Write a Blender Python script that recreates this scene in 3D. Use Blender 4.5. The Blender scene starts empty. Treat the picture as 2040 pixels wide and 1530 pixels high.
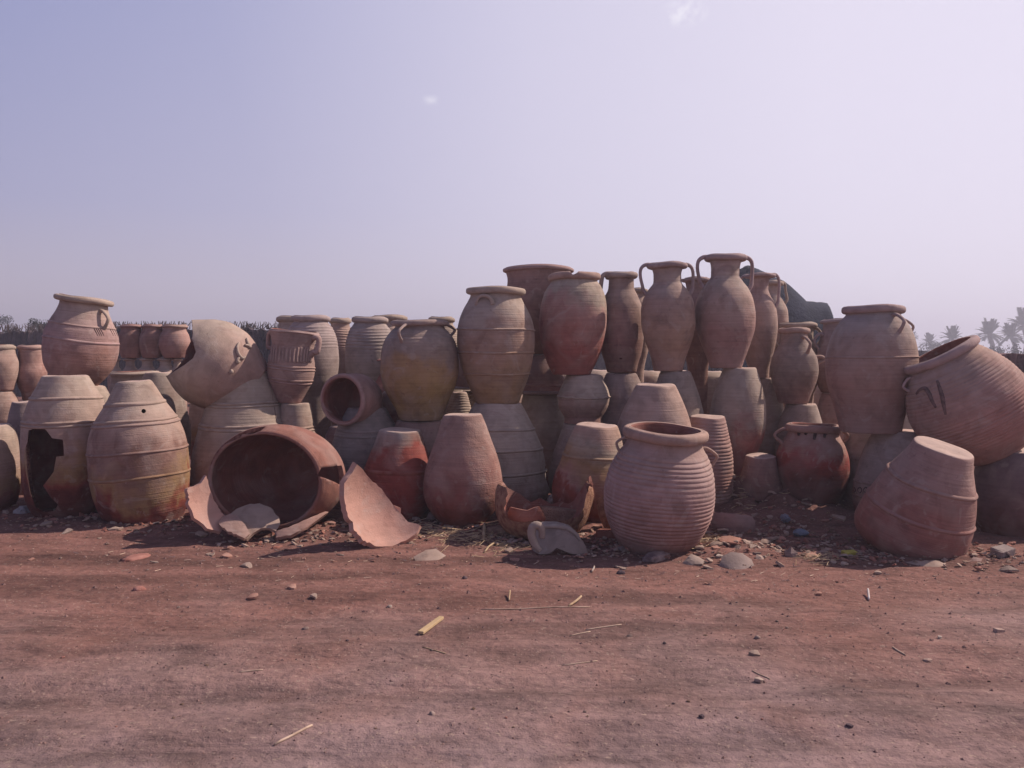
import bpy, bmesh, math, random
import numpy as np
from mathutils import Vector, Matrix
from mathutils.geometry import delaunay_2d_cdt

random.seed(7)
SC = bpy.context.scene
COL = SC.collection
R = math.radians

# ------------------------------------------------------------------ camera
FPX, HOR, CX, CY, CH = 1650.0, 700.0, 1020.0, 765.0, 1.30
PITCH = math.atan((CY - HOR) / FPX)
cam = bpy.data.cameras.new('camera'); camo = bpy.data.objects.new('camera', cam); COL.objects.link(camo)
camo.location = (0, 0, CH); camo.rotation_euler = (R(90) - PITCH, 0, 0)
cam.sensor_width = 36; cam.lens = FPX / 2040 * 36; cam.clip_end = 3000; cam.clip_start = 0.05
SC.camera = camo

# ------------------------------------------------------------------ sun and sky
SUN_EL, SUN_BACK = R(43), R(21)
SD = Vector((math.cos(SUN_EL) * math.cos(SUN_BACK), math.cos(SUN_EL) * math.sin(SUN_BACK), math.sin(SUN_EL)))
sl = bpy.data.lights.new('sun', 'SUN'); slo = bpy.data.objects.new('sun', sl); COL.objects.link(slo)
sl.energy = 5.0; sl.angle = R(0.6); sl.color = (1.0, 0.85, 0.74)
slo.rotation_euler = SD.to_track_quat('Z', 'Y').to_euler(); slo.location = (20, 10, 20)

W = bpy.data.worlds.new('World'); SC.world = W; W.use_nodes = True
nt = W.node_tree; nt.nodes.clear()
def N(t, typ, **k):
    n = t.nodes.new(typ)
    for a, b in k.items(): setattr(n, a, b)
    return n
def ramp(t, stops, fac=None, interp='LINEAR'):
    n = t.nodes.new('ShaderNodeValToRGB'); cr = n.color_ramp; cr.interpolation = interp
    while len(cr.elements) < len(stops): cr.elements.new(0.5)
    for e, (p, c) in zip(cr.elements, stops):
        e.position = p; e.color = (c[0], c[1], c[2], 1) if hasattr(c, '__len__') else (c, c, c, 1)
    if fac is not None: t.links.new(fac, n.inputs[0])
    return n.outputs[0]
def math_(t, op, a, b=None, clamp=False):
    n = t.nodes.new('ShaderNodeMath'); n.operation = op; n.use_clamp = clamp
    for i, v in enumerate((a, b)):
        if v is None: continue
        if isinstance(v, (int, float)): n.inputs[i].default_value = v
        else: t.links.new(v, n.inputs[i])
    return n.outputs[0]
def mixc(t, fac, a, b, mode='MIX'):
    n = t.nodes.new('ShaderNodeMix'); n.data_type = 'RGBA'; n.blend_type = mode; n.clamp_factor = True
    for s, v in ((n.inputs[0], fac), (n.inputs[6], a), (n.inputs[7], b)):
        if isinstance(v, (int, float)): s.default_value = v
        elif isinstance(v, (tuple, list)): s.default_value = (v[0], v[1], v[2], 1)
        else: t.links.new(v, s)
    return n.outputs[2]
tc = N(nt, 'ShaderNodeTexCoord')
sky = N(nt, 'ShaderNodeTexSky', sky_type='NISHITA', sun_disc=False)
sky.sun_elevation = SUN_EL; sky.sun_rotation = R(90) - SUN_BACK; sky.dust_density = 3.0; sky.air_density = 1.0
sep = N(nt, 'ShaderNodeSeparateXYZ'); nt.links.new(tc.outputs['Generated'], sep.inputs[0])
# hazy lavender air: colour by elevation, paler towards the sun
elev = ramp(nt, [(0.0, (.62, .52, .60)), (.05, (.57, .50, .60)), (.16, (.40, .395, .60)), (.38, (.265, .295, .55)), (.55, (.09, .12, .29)), (1.0, (.04, .06, .18))], sep.outputs[2])
dp = N(nt, 'ShaderNodeVectorMath', operation='DOT_PRODUCT'); nt.links.new(tc.outputs['Generated'], dp.inputs[0])
dp.inputs[1].default_value = (math.cos(R(27)), math.sin(R(27)), .25)
glow = ramp(nt, [(0.0, 0.0), (.25, .24), (.5, .72), (.7, .95), (1.0, 1.0)], math_(nt, 'MULTIPLY_ADD', dp.outputs['Value'], 0.8))
glow_n = glow.node; glow_n.inputs[0].links[0].from_node.inputs[2].default_value = 0.08
hi = ramp(nt, [(.42, 1.0), (.8, .25)], sep.outputs[2])
air = mixc(nt, math_(nt, 'MULTIPLY', glow, hi), elev, (.86, .80, .95))
# two faint wisps of cloud
def dirpx(x, y):
    v = Vector(((x - CX) / FPX, 1, (CY - y) / FPX)); v.rotate(Matrix.Rotation(-PITCH, 3, 'X')); return v.normalized()
cl = None
noi = N(nt, 'ShaderNodeTexNoise'); noi.inputs['Scale'].default_value = 75; noi.inputs['Detail'].default_value = 5
nt.links.new(tc.outputs['Generated'], noi.inputs['Vector'])
for (x, y, rx, amt) in ((1362, 26, .030, .9), (858, 200, .013, .5)):
    sb = N(nt, 'ShaderNodeVectorMath', operation='SUBTRACT'); nt.links.new(tc.outputs['Generated'], sb.inputs[0]); sb.inputs[1].default_value = dirpx(x, y)
    ml = N(nt, 'ShaderNodeVectorMath', operation='MULTIPLY'); nt.links.new(sb.outputs[0], ml.inputs[0]); ml.inputs[1].default_value = (1, 1, 1.9)
    ln = N(nt, 'ShaderNodeVectorMath', operation='LENGTH'); nt.links.new(ml.outputs[0], ln.inputs[0])
    m = math_(nt, 'SUBTRACT', 1.0, math_(nt, 'DIVIDE', ln.outputs['Value'], rx), True)
    m = math_(nt, 'MULTIPLY', math_(nt, 'MULTIPLY', m, ramp(nt, [(.42, 0.0), (.62, 1.0)], noi.outputs['Fac'])), amt)
    cl = m if cl is None else math_(nt, 'ADD', cl, m)
air = mixc(nt, cl, air, (1.0, .97, 1.05))
nis = N(nt, 'ShaderNodeVectorMath', operation='SCALE'); nt.links.new(sky.outputs[0], nis.inputs[0]); nis.inputs[3].default_value = 1.0
bg1 = N(nt, 'ShaderNodeBackground'); nt.links.new(nis.outputs[0], bg1.inputs[0]); bg1.inputs[1].default_value = 0.06
bg2 = N(nt, 'ShaderNodeBackground'); nt.links.new(air, bg2.inputs[0]); bg2.inputs[1].default_value = 1.0
mx = N(nt, 'ShaderNodeMixShader'); mx.inputs[0].default_value = 0.85
nt.links.new(bg1.outputs[0], mx.inputs[1]); nt.links.new(bg2.outputs[0], mx.inputs[2])
wo = N(nt, 'ShaderNodeOutputWorld'); nt.links.new(mx.outputs[0], wo.inputs[0])

SC.view_settings.view_transform = 'Standard'; SC.view_settings.look = 'None'
SC.view_settings.exposure = 0.1; SC.view_settings.gamma = 1.0; SC.view_settings.use_curve_mapping = False

# ------------------------------------------------------------------ numeric helpers
def hash2(ix, iy, s):
    h = (ix.astype(np.int64) * 374761393 + iy.astype(np.int64) * 668265263 + s * 974711) & 0x7fffffff
    h = ((h ^ (h >> 13)) * 1274126177) & 0x7fffffff
    return ((h ^ (h >> 16)) & 0xffff) / 65535.0
def vnoise(x, y, s=0):
    x = np.asarray(x, float); y = np.asarray(y, float)
    ix = np.floor(x); iy = np.floor(y); fx = x - ix; fy = y - iy
    fx = fx * fx * (3 - 2 * fx); fy = fy * fy * (3 - 2 * fy)
    a = hash2(ix, iy, s); b = hash2(ix + 1, iy, s); c = hash2(ix, iy + 1, s); d = hash2(ix + 1, iy + 1, s)
    return (a * (1 - fx) + b * fx) * (1 - fy) + (c * (1 - fx) + d * fx) * fy - .5
def fbm(x, y, s=0, o=4):
    t = 0; a = 1
    for k in range(o):
        t = t + a * vnoise(x * 2 ** k, y * 2 ** k, s + k * 17); a *= .5
    return t
def gz(x, y):
    """height of the dirt at a place"""
    x = np.asarray(x, float); y = np.asarray(y, float)
    near = np.clip((14 - y) / 6, 0, 1)
    z = near * (.030 * fbm(x * .55 + 3, y * .9, 1, 3) + .012 * fbm(x * 2.2, y * 5.5, 5, 3) + .006 * fbm(x * 9, y * 16, 9, 2))
    # wheel ruts of the track, lying along the row of pots
    for (yc, a, w, sl_) in ((3.15, .016, .10, .03), (3.6, -.012, .09, -.02), (4.15, .012, .12, .05), (2.85, -.010, .08, 0)):
        z = z - a * np.exp(-((y - yc - sl_ * x - .05 * np.sin(x * 1.3)) / w) ** 2)
    # rubbish heaps at the feet of the pots
    for (mx_, my_, rr, hh) in ((2.15, 6.9, .6, .17), (.62, 6.3, .5, .05), (1.3, 5.35, .35, .03), (-1.3, 6.2, .6, .03), (3.0, 5.35, .4, .02), (-3.2, 6.7, 1.0, .03)):
        d2 = ((x - mx_) ** 2 + ((y - my_) * 1.3) ** 2) / rr ** 2
        z = z + hh * np.exp(-d2) * (1 + 1.2 * fbm(x * 7, y * 7, 31, 3))
    return z
def P(x, y, D):
    """the point seen at pixel (x, y) at distance D ahead of the camera"""
    v = dirpx(x, y); t = D / v.y
    return Vector((v.x * t, D, CH + v.z * t))
def gD(y): return CH * FPX / (y - HOR)
def gy(D): return HOR + CH * FPX / D
def onground(x, y):
    D = gD(y); p = P(x, y, D); p.z = float(gz(p.x, p.y)); return p, D / FPX

# ------------------------------------------------------------------ materials
MATS = {}
def newmat(name):
    m = bpy.data.materials.new(name); m.use_nodes = True; t = m.node_tree; t.nodes.clear()
    o = N(t, 'ShaderNodeOutputMaterial'); b = N(t, 'ShaderNodeBsdfPrincipled'); t.links.new(b.outputs[0], o.inputs[0])
    b.inputs['Roughness'].default_value = .92
    if 'Specular IOR Level' in b.inputs: b.inputs['Specular IOR Level'].default_value = .18
    return m, t, b
def clay(stops, lines=.5, rough=1.0, mott=.5, key=None):
    """fired clay: colour bands up the pot (0 foot of the mesh .. 1 top), mottled, with throwing lines"""
    k = (tuple(stops), lines, rough, mott)
    if k in MATS: return MATS[k]
    m, t, b = newmat('fired_clay'); L = t.links.new
    tc = N(t, 'ShaderNodeTexCoord'); oi = N(t, 'ShaderNodeObjectInfo')
    off = N(t, 'ShaderNodeVectorMath', operation='ADD'); L(tc.outputs['Object'], off.inputs[0])
    sc = N(t, 'ShaderNodeVectorMath', operation='SCALE'); sc.inputs[0].default_value = (37, 19, 53); L(oi.outputs['Random'], sc.inputs[3]); L(sc.outputs[0], off.inputs[1])
    def noise(scale, detail=4, dist=0, vec=off.outputs[0], stretch=None):
        n = N(t, 'ShaderNodeTexNoise'); n.inputs['Scale'].default_value = scale; n.inputs['Detail'].default_value = detail; n.inputs['Distortion'].default_value = dist
        if stretch:
            mp = N(t, 'ShaderNodeMapping'); mp.inputs['Scale'].default_value = stretch; L(vec, mp.inputs['Vector']); L(mp.outputs[0], n.inputs['Vector'])
        else: L(vec, n.inputs['Vector'])
        return n.outputs['Fac']
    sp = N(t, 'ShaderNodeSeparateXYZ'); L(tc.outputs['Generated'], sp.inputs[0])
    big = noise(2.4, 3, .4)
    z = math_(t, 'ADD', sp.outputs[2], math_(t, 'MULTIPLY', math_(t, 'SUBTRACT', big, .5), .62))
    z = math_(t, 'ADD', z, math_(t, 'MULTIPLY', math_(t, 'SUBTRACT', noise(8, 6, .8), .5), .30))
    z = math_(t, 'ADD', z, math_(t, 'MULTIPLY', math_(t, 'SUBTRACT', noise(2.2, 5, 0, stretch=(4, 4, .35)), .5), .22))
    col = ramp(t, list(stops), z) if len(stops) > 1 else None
    if col is None:
        c = N(t, 'ShaderNodeRGB'); s0 = stops[0][1]; c.outputs[0].default_value = (*s0, 1); col = c.outputs[0]
    col = mixc(t, 1.0, col, (.94, .93, .92), 'MULTIPLY')
    st = noise(3.0, 4, 0, stretch=(.7, .7, 22))
    col = mixc(t, .14 + .5 * lines, col, ramp(t, [(.3, .72), (.7, 1.18)], st), 'MULTIPLY')
    mt = noise(9, 6, .6)
    col = mixc(t, mott, col, ramp(t, [(.28, .55), (.5, .98), (.72, 1.3)], mt), 'MULTIPLY')
    # warm / grey drift, dusty pale patches and dark scuffs
    dr = noise(3.7, 3, 1.0)
    col = mixc(t, math_(t, 'MULTIPLY', ramp(t, [(.45, 0.0), (.7, 1.0)], dr), .30), col, (.40, .31, .275))
    sc2 = noise(26, 5, 0)
    col = mixc(t, math_(t, 'MULTIPLY', ramp(t, [(.66, 0.0), (.74, 1.0)], sc2), .35), col, (.10, .06, .05))
    stn = noise(3.1, 7, 2.2)
    col = mixc(t, math_(t, 'MULTIPLY', ramp(t, [(.58, 0.0), (.61, 1.0)], stn), .28), col, (.62, .52, .50), 'MULTIPLY')
    sal = noise(6.5, 8, 1.6)
    col = mixc(t, math_(t, 'MULTIPLY', ramp(t, [(.60, 0.0), (.66, 1.0)], sal), .22), col, (.46, .39, .35))
    L(col, b.inputs['Base Color'])
    h1 = noise(2.0, 3, 0, stretch=(.5, .5, 60)); h2 = noise(95, 4); h3 = noise(14, 4)
    h = math_(t, 'ADD', math_(t, 'MULTIPLY', h1, lines * .010), math_(t, 'ADD', math_(t, 'MULTIPLY', h2, .0022 * rough), math_(t, 'MULTIPLY', h3, .006 * rough)))
    bp = N(t, 'ShaderNodeBump'); bp.inputs['Strength'].default_value = .75; bp.inputs['Distance'].default_value = 1.0; L(h, bp.inputs['Height']); L(bp.outputs[0], b.inputs['Normal'])
    MATS[k] = m; return m
def plain(name, c1, c2, scale=8, rough=.9, bump=.004, contrast=(.35, .65)):
    k = (name,)
    if k in MATS: return MATS[k]
    m, t, b = newmat(name); L = t.links.new
    tc = N(t, 'ShaderNodeTexCoord'); n = N(t, 'ShaderNodeTexNoise'); n.inputs['Scale'].default_value = scale; n.inputs['Detail'].default_value = 6
    oi = N(t, 'ShaderNodeObjectInfo'); ad = N(t, 'ShaderNodeVectorMath', operation='ADD'); L(tc.outputs['Object'], ad.inputs[0])
    sc = N(t, 'ShaderNodeVectorMath', operation='SCALE'); sc.inputs[0].default_value = (31, 17, 43); L(oi.outputs['Random'], sc.inputs[3]); L(sc.outputs[0], ad.inputs[1]); L(ad.outputs[0], n.inputs['Vector'])
    L(ramp(t, [(contrast[0], c1), (contrast[1], c2)], n.outputs['Fac']), b.inputs['Base Color'])
    b.inputs['Roughness'].default_value = rough
    n2 = N(t, 'ShaderNodeTexNoise'); n2.inputs['Scale'].default_value = scale * 6; n2.inputs['Detail'].default_value = 5; L(ad.outputs[0], n2.inputs['Vector'])
    bp = N(t, 'ShaderNodeBump'); bp.inputs['Strength'].default_value = .8; bp.inputs['Distance'].default_value = 1; L(math_(t, 'MULTIPLY', n2.outputs['Fac'], bump), bp.inputs['Height']); L(bp.outputs[0], b.inputs['Normal'])
    MATS[k] = m; return m

PALE = (.40, .315, .26); PINK = (.385, .262, .218); BEIGE = (.36, .29, .23); GREY = (.33, .275, .255)
TAN = (.37, .235, .17); OCHRE = (.33, .205, .105); RED = (.23, .06, .045); DRED = (.13, .035, .03); BROWN = (.24, .135, .11); ROSE = (.33, .185, .155); ORANGE = (.42, .17, .115)
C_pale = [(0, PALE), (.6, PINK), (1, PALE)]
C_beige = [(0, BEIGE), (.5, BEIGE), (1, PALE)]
C_redfoot = [(0, DRED), (.10, DRED), (.2, RED), (.34, OCHRE), (.5, PINK), (1, PALE)]  # red fired foot; darkness near the ground is also painted into the lowest stops
C_yelfoot = [(0, DRED), (.08, DRED), (.17, RED), (.27, OCHRE), (.45, BROWN), (.62, PINK), (1, PALE)]  # red and yellow fired foot, its lowest stops darkened as painted shade
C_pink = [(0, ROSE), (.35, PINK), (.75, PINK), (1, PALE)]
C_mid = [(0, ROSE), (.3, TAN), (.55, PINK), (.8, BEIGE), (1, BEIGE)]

# ------------------------------------------------------------------ object helpers
def tag(o, label=None, cat=None, group=None, kind=None):
    if label: o['label'] = label
    if cat: o['category'] = cat
    if group: o['group'] = group
    if kind: o['kind'] = kind
    return o
def meshobj(name, V, F, mat, parent=None, smooth=True):
    me = bpy.data.meshes.new(name)
    me.from_pydata([tuple(v) for v in V], [], F)
    if smooth: me.polygons.foreach_set('use_smooth', np.ones(len(me.polygons), dtype=bool))
    if mat: me.materials.append(mat)
    me.update()
    o = bpy.data.objects.new(name, me); COL.objects.link(o)
    if parent: o.parent = parent
    return o
def empty(name, loc=(0, 0, 0), rot=(0, 0, 0)):
    o = bpy.data.objects.new(name, None); COL.objects.link(o); o.location = loc; o.rotation_euler = rot; o.empty_display_size = .1
    return o
def bake(o):
    """replace the mesh by its modified result"""
    bpy.context.view_layer.update()
    dg = bpy.context.evaluated_depsgraph_get()
    me = bpy.data.meshes.new_from_object(o.evaluated_get(dg)); o.modifiers.clear(); old = o.data; o.data = me; bpy.data.meshes.remove(old)
def cut(o, poly, D0, D1, jit=0):
    """take a bite out of a thing: a prism seen as the pixel polygon from depth D0 to D1"""
    n = len(poly); Dm = (D0 + D1) / 2
    V = []
    for D in (D0, D1):
        for (x, y) in poly:
            V.append(tuple(P(x, y, D)))
    F = [list(range(n))[::-1], list(range(n, 2 * n))] + [[i, (i + 1) % n, n + (i + 1) % n, n + i] for i in range(n)]
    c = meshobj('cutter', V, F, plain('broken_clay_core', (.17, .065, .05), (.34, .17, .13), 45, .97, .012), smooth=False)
    bm = bmesh.new(); bm.from_mesh(c.data); bmesh.ops.recalc_face_normals(bm, faces=bm.faces); bm.to_mesh(c.data); bm.free()
    bpy.context.view_layer.update()
    md = o.modifiers.new('b', 'BOOLEAN'); md.operation = 'DIFFERENCE'; md.material_mode = 'TRANSFER'; md.object = c; md.solver = 'EXACT'
    bake(o)
    cm = c.data; bpy.data.objects.remove(c); bpy.data.meshes.remove(cm)
def jag(poly, step=6, amp=2.2, rnd=None):
    rnd = rnd or random.Random(3); out = []; step0 = step
    for i, a in enumerate(poly):
        b = poly[(i + 1) % len(poly)]; d = math.hypot(b[0] - a[0], b[1] - a[1]); n = max(1, int(d / (step0 * rnd.uniform(.6, 2.2)))); am = amp * rnd.uniform(.3, 1.2)
        for k in range(n):
            t = k / n; out.append((a[0] + (b[0] - a[0]) * t + rnd.uniform(-am, am) * (k > 0), a[1] + (b[1] - a[1]) * t + rnd.uniform(-am, am) * (k > 0)))
    return out

def hermite(S, Rr, q):
    S = np.array(S, float); Rr = np.array(Rr, float); d = np.diff(Rr) / np.diff(S); m = np.zeros_like(S)
    m[0] = d[0]; m[-1] = d[-1]
    for i in range(1, len(S) - 1):
        m[i] = 0 if d[i - 1] * d[i] <= 0 else 2 * d[i - 1] * d[i] / (d[i - 1] + d[i])
        if d[i - 1] * d[i] <= 0: m[i] = .25 * (d[i - 1] + d[i]) if abs(d[i - 1] + d[i]) < .2 else 0
    i = np.clip(np.searchsorted(S, q) - 1, 0, len(S) - 2); h = S[i + 1] - S[i]; t = (q - S[i]) / h
    return (1 + 2 * t) * (1 - t) ** 2 * Rr[i] + t * (1 - t) ** 2 * h * m[i] + t * t * (3 - 2 * t) * Rr[i + 1] + t * t * (t - 1) * h * m[i + 1]

def revolve(pts, n, warp, closed=False):
    """lathe a list of (z, r); poles where r == 0; closed: cross-section loop"""
    V = []; F = []; idx = []
    th = np.arange(n) * 2 * np.pi / n
    for (z, r) in pts:
        if r <= 1e-9:
            idx.append([len(V)]); V.append((0, 0, z))
        else:
            x, y, zz = warp(r * np.cos(th), r * np.sin(th), np.full(n, z)); s = len(V)
            V.extend(zip(x.tolist(), y.tolist(), zz.tolist())); idx.append(list(range(s, s + n)))
    m = len(idx)
    for i in range(m if closed else m - 1):
        a = idx[i]; b = idx[(i + 1) % m]
        for j in range(n):
            j2 = (j + 1) % n
            if len(a) == 1: F.append((a[0], b[j2], b[j]))
            elif len(b) == 1: F.append((a[j], a[j2], b[0]))
            else: F.append((a[j], a[j2], b[j2], b[j]))
    return V, F

def tube(path, rad, n=8, flat=1.0, up=None):
    """tube along points, radius list, slightly flattened"""
    V = []; F = []; m = len(path); pv = [Vector(p) for p in path]
    prev = None
    for i, p in enumerate(pv):
        d = (pv[min(i + 1, m - 1)] - pv[max(i - 1, 0)]).normalized()
        if prev is None:
            ref = Vector(up) if up else Vector((0, 0, 1))
            if abs(d.dot(ref)) > .95: ref = Vector((0, 1, 0))
            u = d.cross(ref).normalized()
        else: u = (prev - d * prev.dot(d)).normalized()
        prev = u; w = d.cross(u)
        r = rad[i] if hasattr(rad, '__len__') else rad
        for k in range(n):
            a = 2 * math.pi * k / n; V.append(p + u * math.cos(a) * r * flat + w * math.sin(a) * r)
    for i in range(m - 1):
        for k in range(n): F.append((i * n + k, i * n + (k + 1) % n, (i + 1) * n + (k + 1) % n, (i + 1) * n + k))
    F.append(tuple(range(n))[::-1]); F.append(tuple(range((m - 1) * n, m * n)))
    return V, F

def smoothpath(pts, n=5):
    out = []; p = [Vector(q) for q in pts]
    for i in range(len(p) - 1):
        a = p[max(i - 1, 0)]; b = p[i]; c = p[i + 1]; d = p[min(i + 2, len(p) - 1)]
        for k in range(n):
            t = k / n; out.append(.5 * ((2 * b) + (c - a) * t + (2 * a - 5 * b + 4 * c - d) * t * t + (3 * b - a - 3 * c + d) * t ** 3))
    out.append(p[-1]); return out

PCOUNT = [0]
INNER = None
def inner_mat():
    return clay([(0, (.24, .09, .07))], lines=.5)  # dark red inside clay; the hollow's shade is darkened into it too
def pot(label, cx, prof, D=None, up=True, mat=None, rim=None, bands=(), ribs=None, handles=(), lean=0, pitch=0, spin=0,
        down=False, th=7, segs=72, name='clay_jar', cat='jar', group=None, wob=1.45, topcol=None, chip=None, cuts=(), lines=.5, mott=.5, step=2.5, dz=0, rough=1.0, floor=True, cutback=()):
    """a thrown pot. prof: (pixel y, pixel half width) from its top to its bottom; up False = standing on its mouth"""
    PCOUNT[0] += 1; rnd = random.Random(PCOUNT[0] * 13 + 5)
    D0_none = D is None
    if D is None: D = gD(prof[-1][0])
    if D0_none:
        yb0 = prof[-1][0]; D = D + .40 * prof[-1][1] * D / FPX; g0 = gy(D); y00 = prof[0][0]
        prof = [(y00 + (y - y00) * (g0 - y00) / (yb0 - y00), w) for y, w in prof]; bands = [(y00 + (q_[0] - y00) * (g0 - y00) / (yb0 - y00),) + tuple(q_[1:]) for q_ in bands]
    k = D / FPX; prof = list(prof)
    if down:
        g = gy(D)
        if g > prof[-1][0] + 4: prof.append((g, prof[-1][1] * (.86 if g - prof[-1][0] > 25 else .97)))
    cs = math.cos(math.atan((cx - CX) / FPX)); yb = prof[-1][0]
    bot = P(cx, yb, D)
    if D is not None and (down): bot.z = 0.0
    bot.z += dz
    Lm = (yb - prof[0][0]) * k
    pr = [((yb - y) * k, w * k * cs) for (y, w) in prof][::-1]          # (z, r) from the bottom up
    S = [a for a, _ in pr]; Q = [b for _, b in pr]
    ns = max(8, int((yb - prof[0][0]) / step))
    zz = np.linspace(0, Lm, ns + 1)
    rr = hermite(S, Q, zz)
    if ribs:
        y0, y1, per, amp = ribs
        z0, z1 = (yb - y1) * k, (yb - y0) * k
        ns = max(ns, int((yb - prof[0][0]) / (per / 7))); zz = np.linspace(0, Lm, ns + 1); rr = hermite(S, Q, zz)
        env = np.clip((zz - z0) / (per * k * 2), 0, 1) * np.clip((z1 - zz) / (per * k * 1.2), 0, 1)
        ph = zz / (per * k) + .30 * np.sin(zz * 9 + PCOUNT[0]) + .16 * np.sin(zz * 31 + 2 * PCOUNT[0])
        rr = rr + amp * k * env * (.85 + .35 * np.sin(zz * 17 + PCOUNT[0])) * (np.abs(np.sin(np.pi * ph)) ** .8 - .5)
    rbase = lambda z: float(np.interp(z, zz, rr))
    p1, p2, p3 = [rnd.uniform(0, 6.28) for _ in range(3)]
    def warp(x, y, z):
        x = np.asarray(x, float); y = np.asarray(y, float); t = np.arctan2(y, x); zn = z / max(Lm, .01)
        s = 1 + wob * (.010 * np.sin(2 * t + p1 + zn * 1.2) + .006 * np.sin(3 * t + p2 - zn * 3) + .006 * np.sin(zn * 7 + p3) + .003 * np.sin(7 * t + zn * 11))
        return x * s + wob * .008 * Lm * np.sin(zn * 3 + p2), y * s, z + wob * .010 * np.sqrt(x * x + y * y) * np.sin(t + p3) * (zn > .5) + wob * .0022 * np.sin(3 * t + p1 + zn * 5) * (zn > .03)
    tk = th * k
    if up:
        o = [(z, r) for z, r in zip(zz, rr)]; mouth_r = rr[-1]; zb = 0.0
        outer = [(0, 0), (0, rr[0] * .6), (0, rr[0] - .006), (.003, rr[0] - .001)] + [(z, r) for z, r in o if z > .006]
        lip = [(Lm + .35 * tk, mouth_r - .25 * tk), (Lm + .35 * tk, mouth_r - .7 * tk)]
        inner = [(z, max(r - tk, .01)) for z, r in o[::-2] if z > tk * 1.5] + [(tk * 1.2, rr[0] * .7), (tk, 0)]
        pts = outer + lip + inner
    else:
        o = [(z, r) for z, r in zip(zz, rr)]
        rt = rr[-1]
        outer = [(Lm, 0), (Lm - .001, rt * .5), (Lm, rt * .8), (Lm, rt - .010), (Lm - .003, rt - .003)] + [(z, r) for z, r in o[::-1] if z < Lm - .007]
        lip = [(-.002, rr[0] - .4 * tk)]
        inner = [(z, max(r - tk, .01)) for z, r in o[::2] if z < Lm - tk * 1.5] + [(Lm - tk, 0)]
        pts = outer + lip + inner
    no = len(outer)
    V, F = revolve(pts, segs, warp)
    if not up: F = [f[::-1] for f in F]
    mt = mat if mat else (ROUGH if name == 'broken_jar' else clay(C_pale))
    stops_ = mt if isinstance(mt, (list, tuple)) else [(0, PALE), (1, PALE)]
    if isinstance(mt, (list, tuple)):
        topc = mt[-1][1]; mt = clay(mt, lines=lines, mott=mott, rough=rough)
    else: topc = PALE
    if topcol: topc = topcol
    mrim = clay([(0, topc)], lines=.1)
    multi = bool(rim or bands or handles)
    rot = (R(pitch), R(lean), R(spin))
    if multi:
        root = empty(name, bot, rot); body = meshobj('body', V, F, mt, root)
    else:
        root = body = meshobj(name, V, F, mt); root.location = bot; root.rotation_euler = rot
    body.data.materials.append(inner_mat()); body.data.materials.append(clay([(0, (.50, .37, .32))], lines=.05))  # paler, dusty base disc; its sunlit brightness is also put into the colour
    if cuts or up:
        kf = (no + 1) * segs; mi = np.zeros(len(F), dtype=np.int32); mi[kf:] = 1; body.data.polygons.foreach_set('material_index', mi)
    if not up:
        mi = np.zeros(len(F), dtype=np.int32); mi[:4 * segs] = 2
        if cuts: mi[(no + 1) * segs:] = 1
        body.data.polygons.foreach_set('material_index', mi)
    body.data.set_sharp_from_angle(angle=R(38))
    tag(root, label, cat, group)
    if rim:
        h, out_ = rim[0] * k, rim[1] * k
        zt = Lm if up else 0.0; sgn = 1 if up else -1
        r0 = rbase(Lm if up else 0)
        zc = (zt - sgn * h * .38)
        loop = []
        for q in range(14):
            a = 2 * math.pi * q / 14
            ca, sa = math.cos(a), math.sin(a)
            rw = (out_ + tk * .95) / 2
            loop.append((zc + math.copysign(abs(sa) ** .8, sa) * h * .5, r0 + out_ - rw + rw * math.copysign(abs(ca) ** .85, ca)))
        Vr, Fr = revolve(loop, segs, warp, closed=True)
        ro = meshobj('rim', Vr, [f[::-1] for f in Fr], mrim, root)
        if chip:
            chip_obj.append(ro)
    for bd in bands:
        y, amp = bd[0], bd[1]; wd = bd[2] if len(bd) > 2 else 5
        zc = (yb - y) * k; wv = bd[3] if len(bd) > 3 else 0
        if zc < .01 or zc > Lm - .01: continue
        rs = rbase(zc); h = wd * k / 2
        sl2 = (rbase(zc + h) - rbase(zc - h)) / (2 * h)
        cr = [(zc - h, rs - sl2 * h - .006), (zc - h * .85, rs - sl2 * h + .001), (zc - h * .25, rs + amp * k * .85), (zc + h * .1, rs + amp * k), (zc + h * .5, rs + sl2 * h * .5 + amp * k * .55), (zc + h, rs + sl2 * h + .001), (zc + h, rs + sl2 * h - .006)]
        Vb, Fb = revolve(cr, segs, warp, closed=True)
        if wv:
            Vb = [(x, y_, z + wv * k * math.sin(math.atan2(y_, x) * 17) * .5) for x, y_, z in Vb]
        ct = [0, 0, 0]; fz = zc / Lm
        for c3 in range(3): ct[c3] = round(float(np.interp(fz, [q_[0] for q_ in stops_], [q_[1][c3] for q_ in stops_])), 2)
        meshobj('raised_band', Vb, [f[::-1] for f in Fb], clay([(0, tuple(ct))], lines=.1), root)
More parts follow.
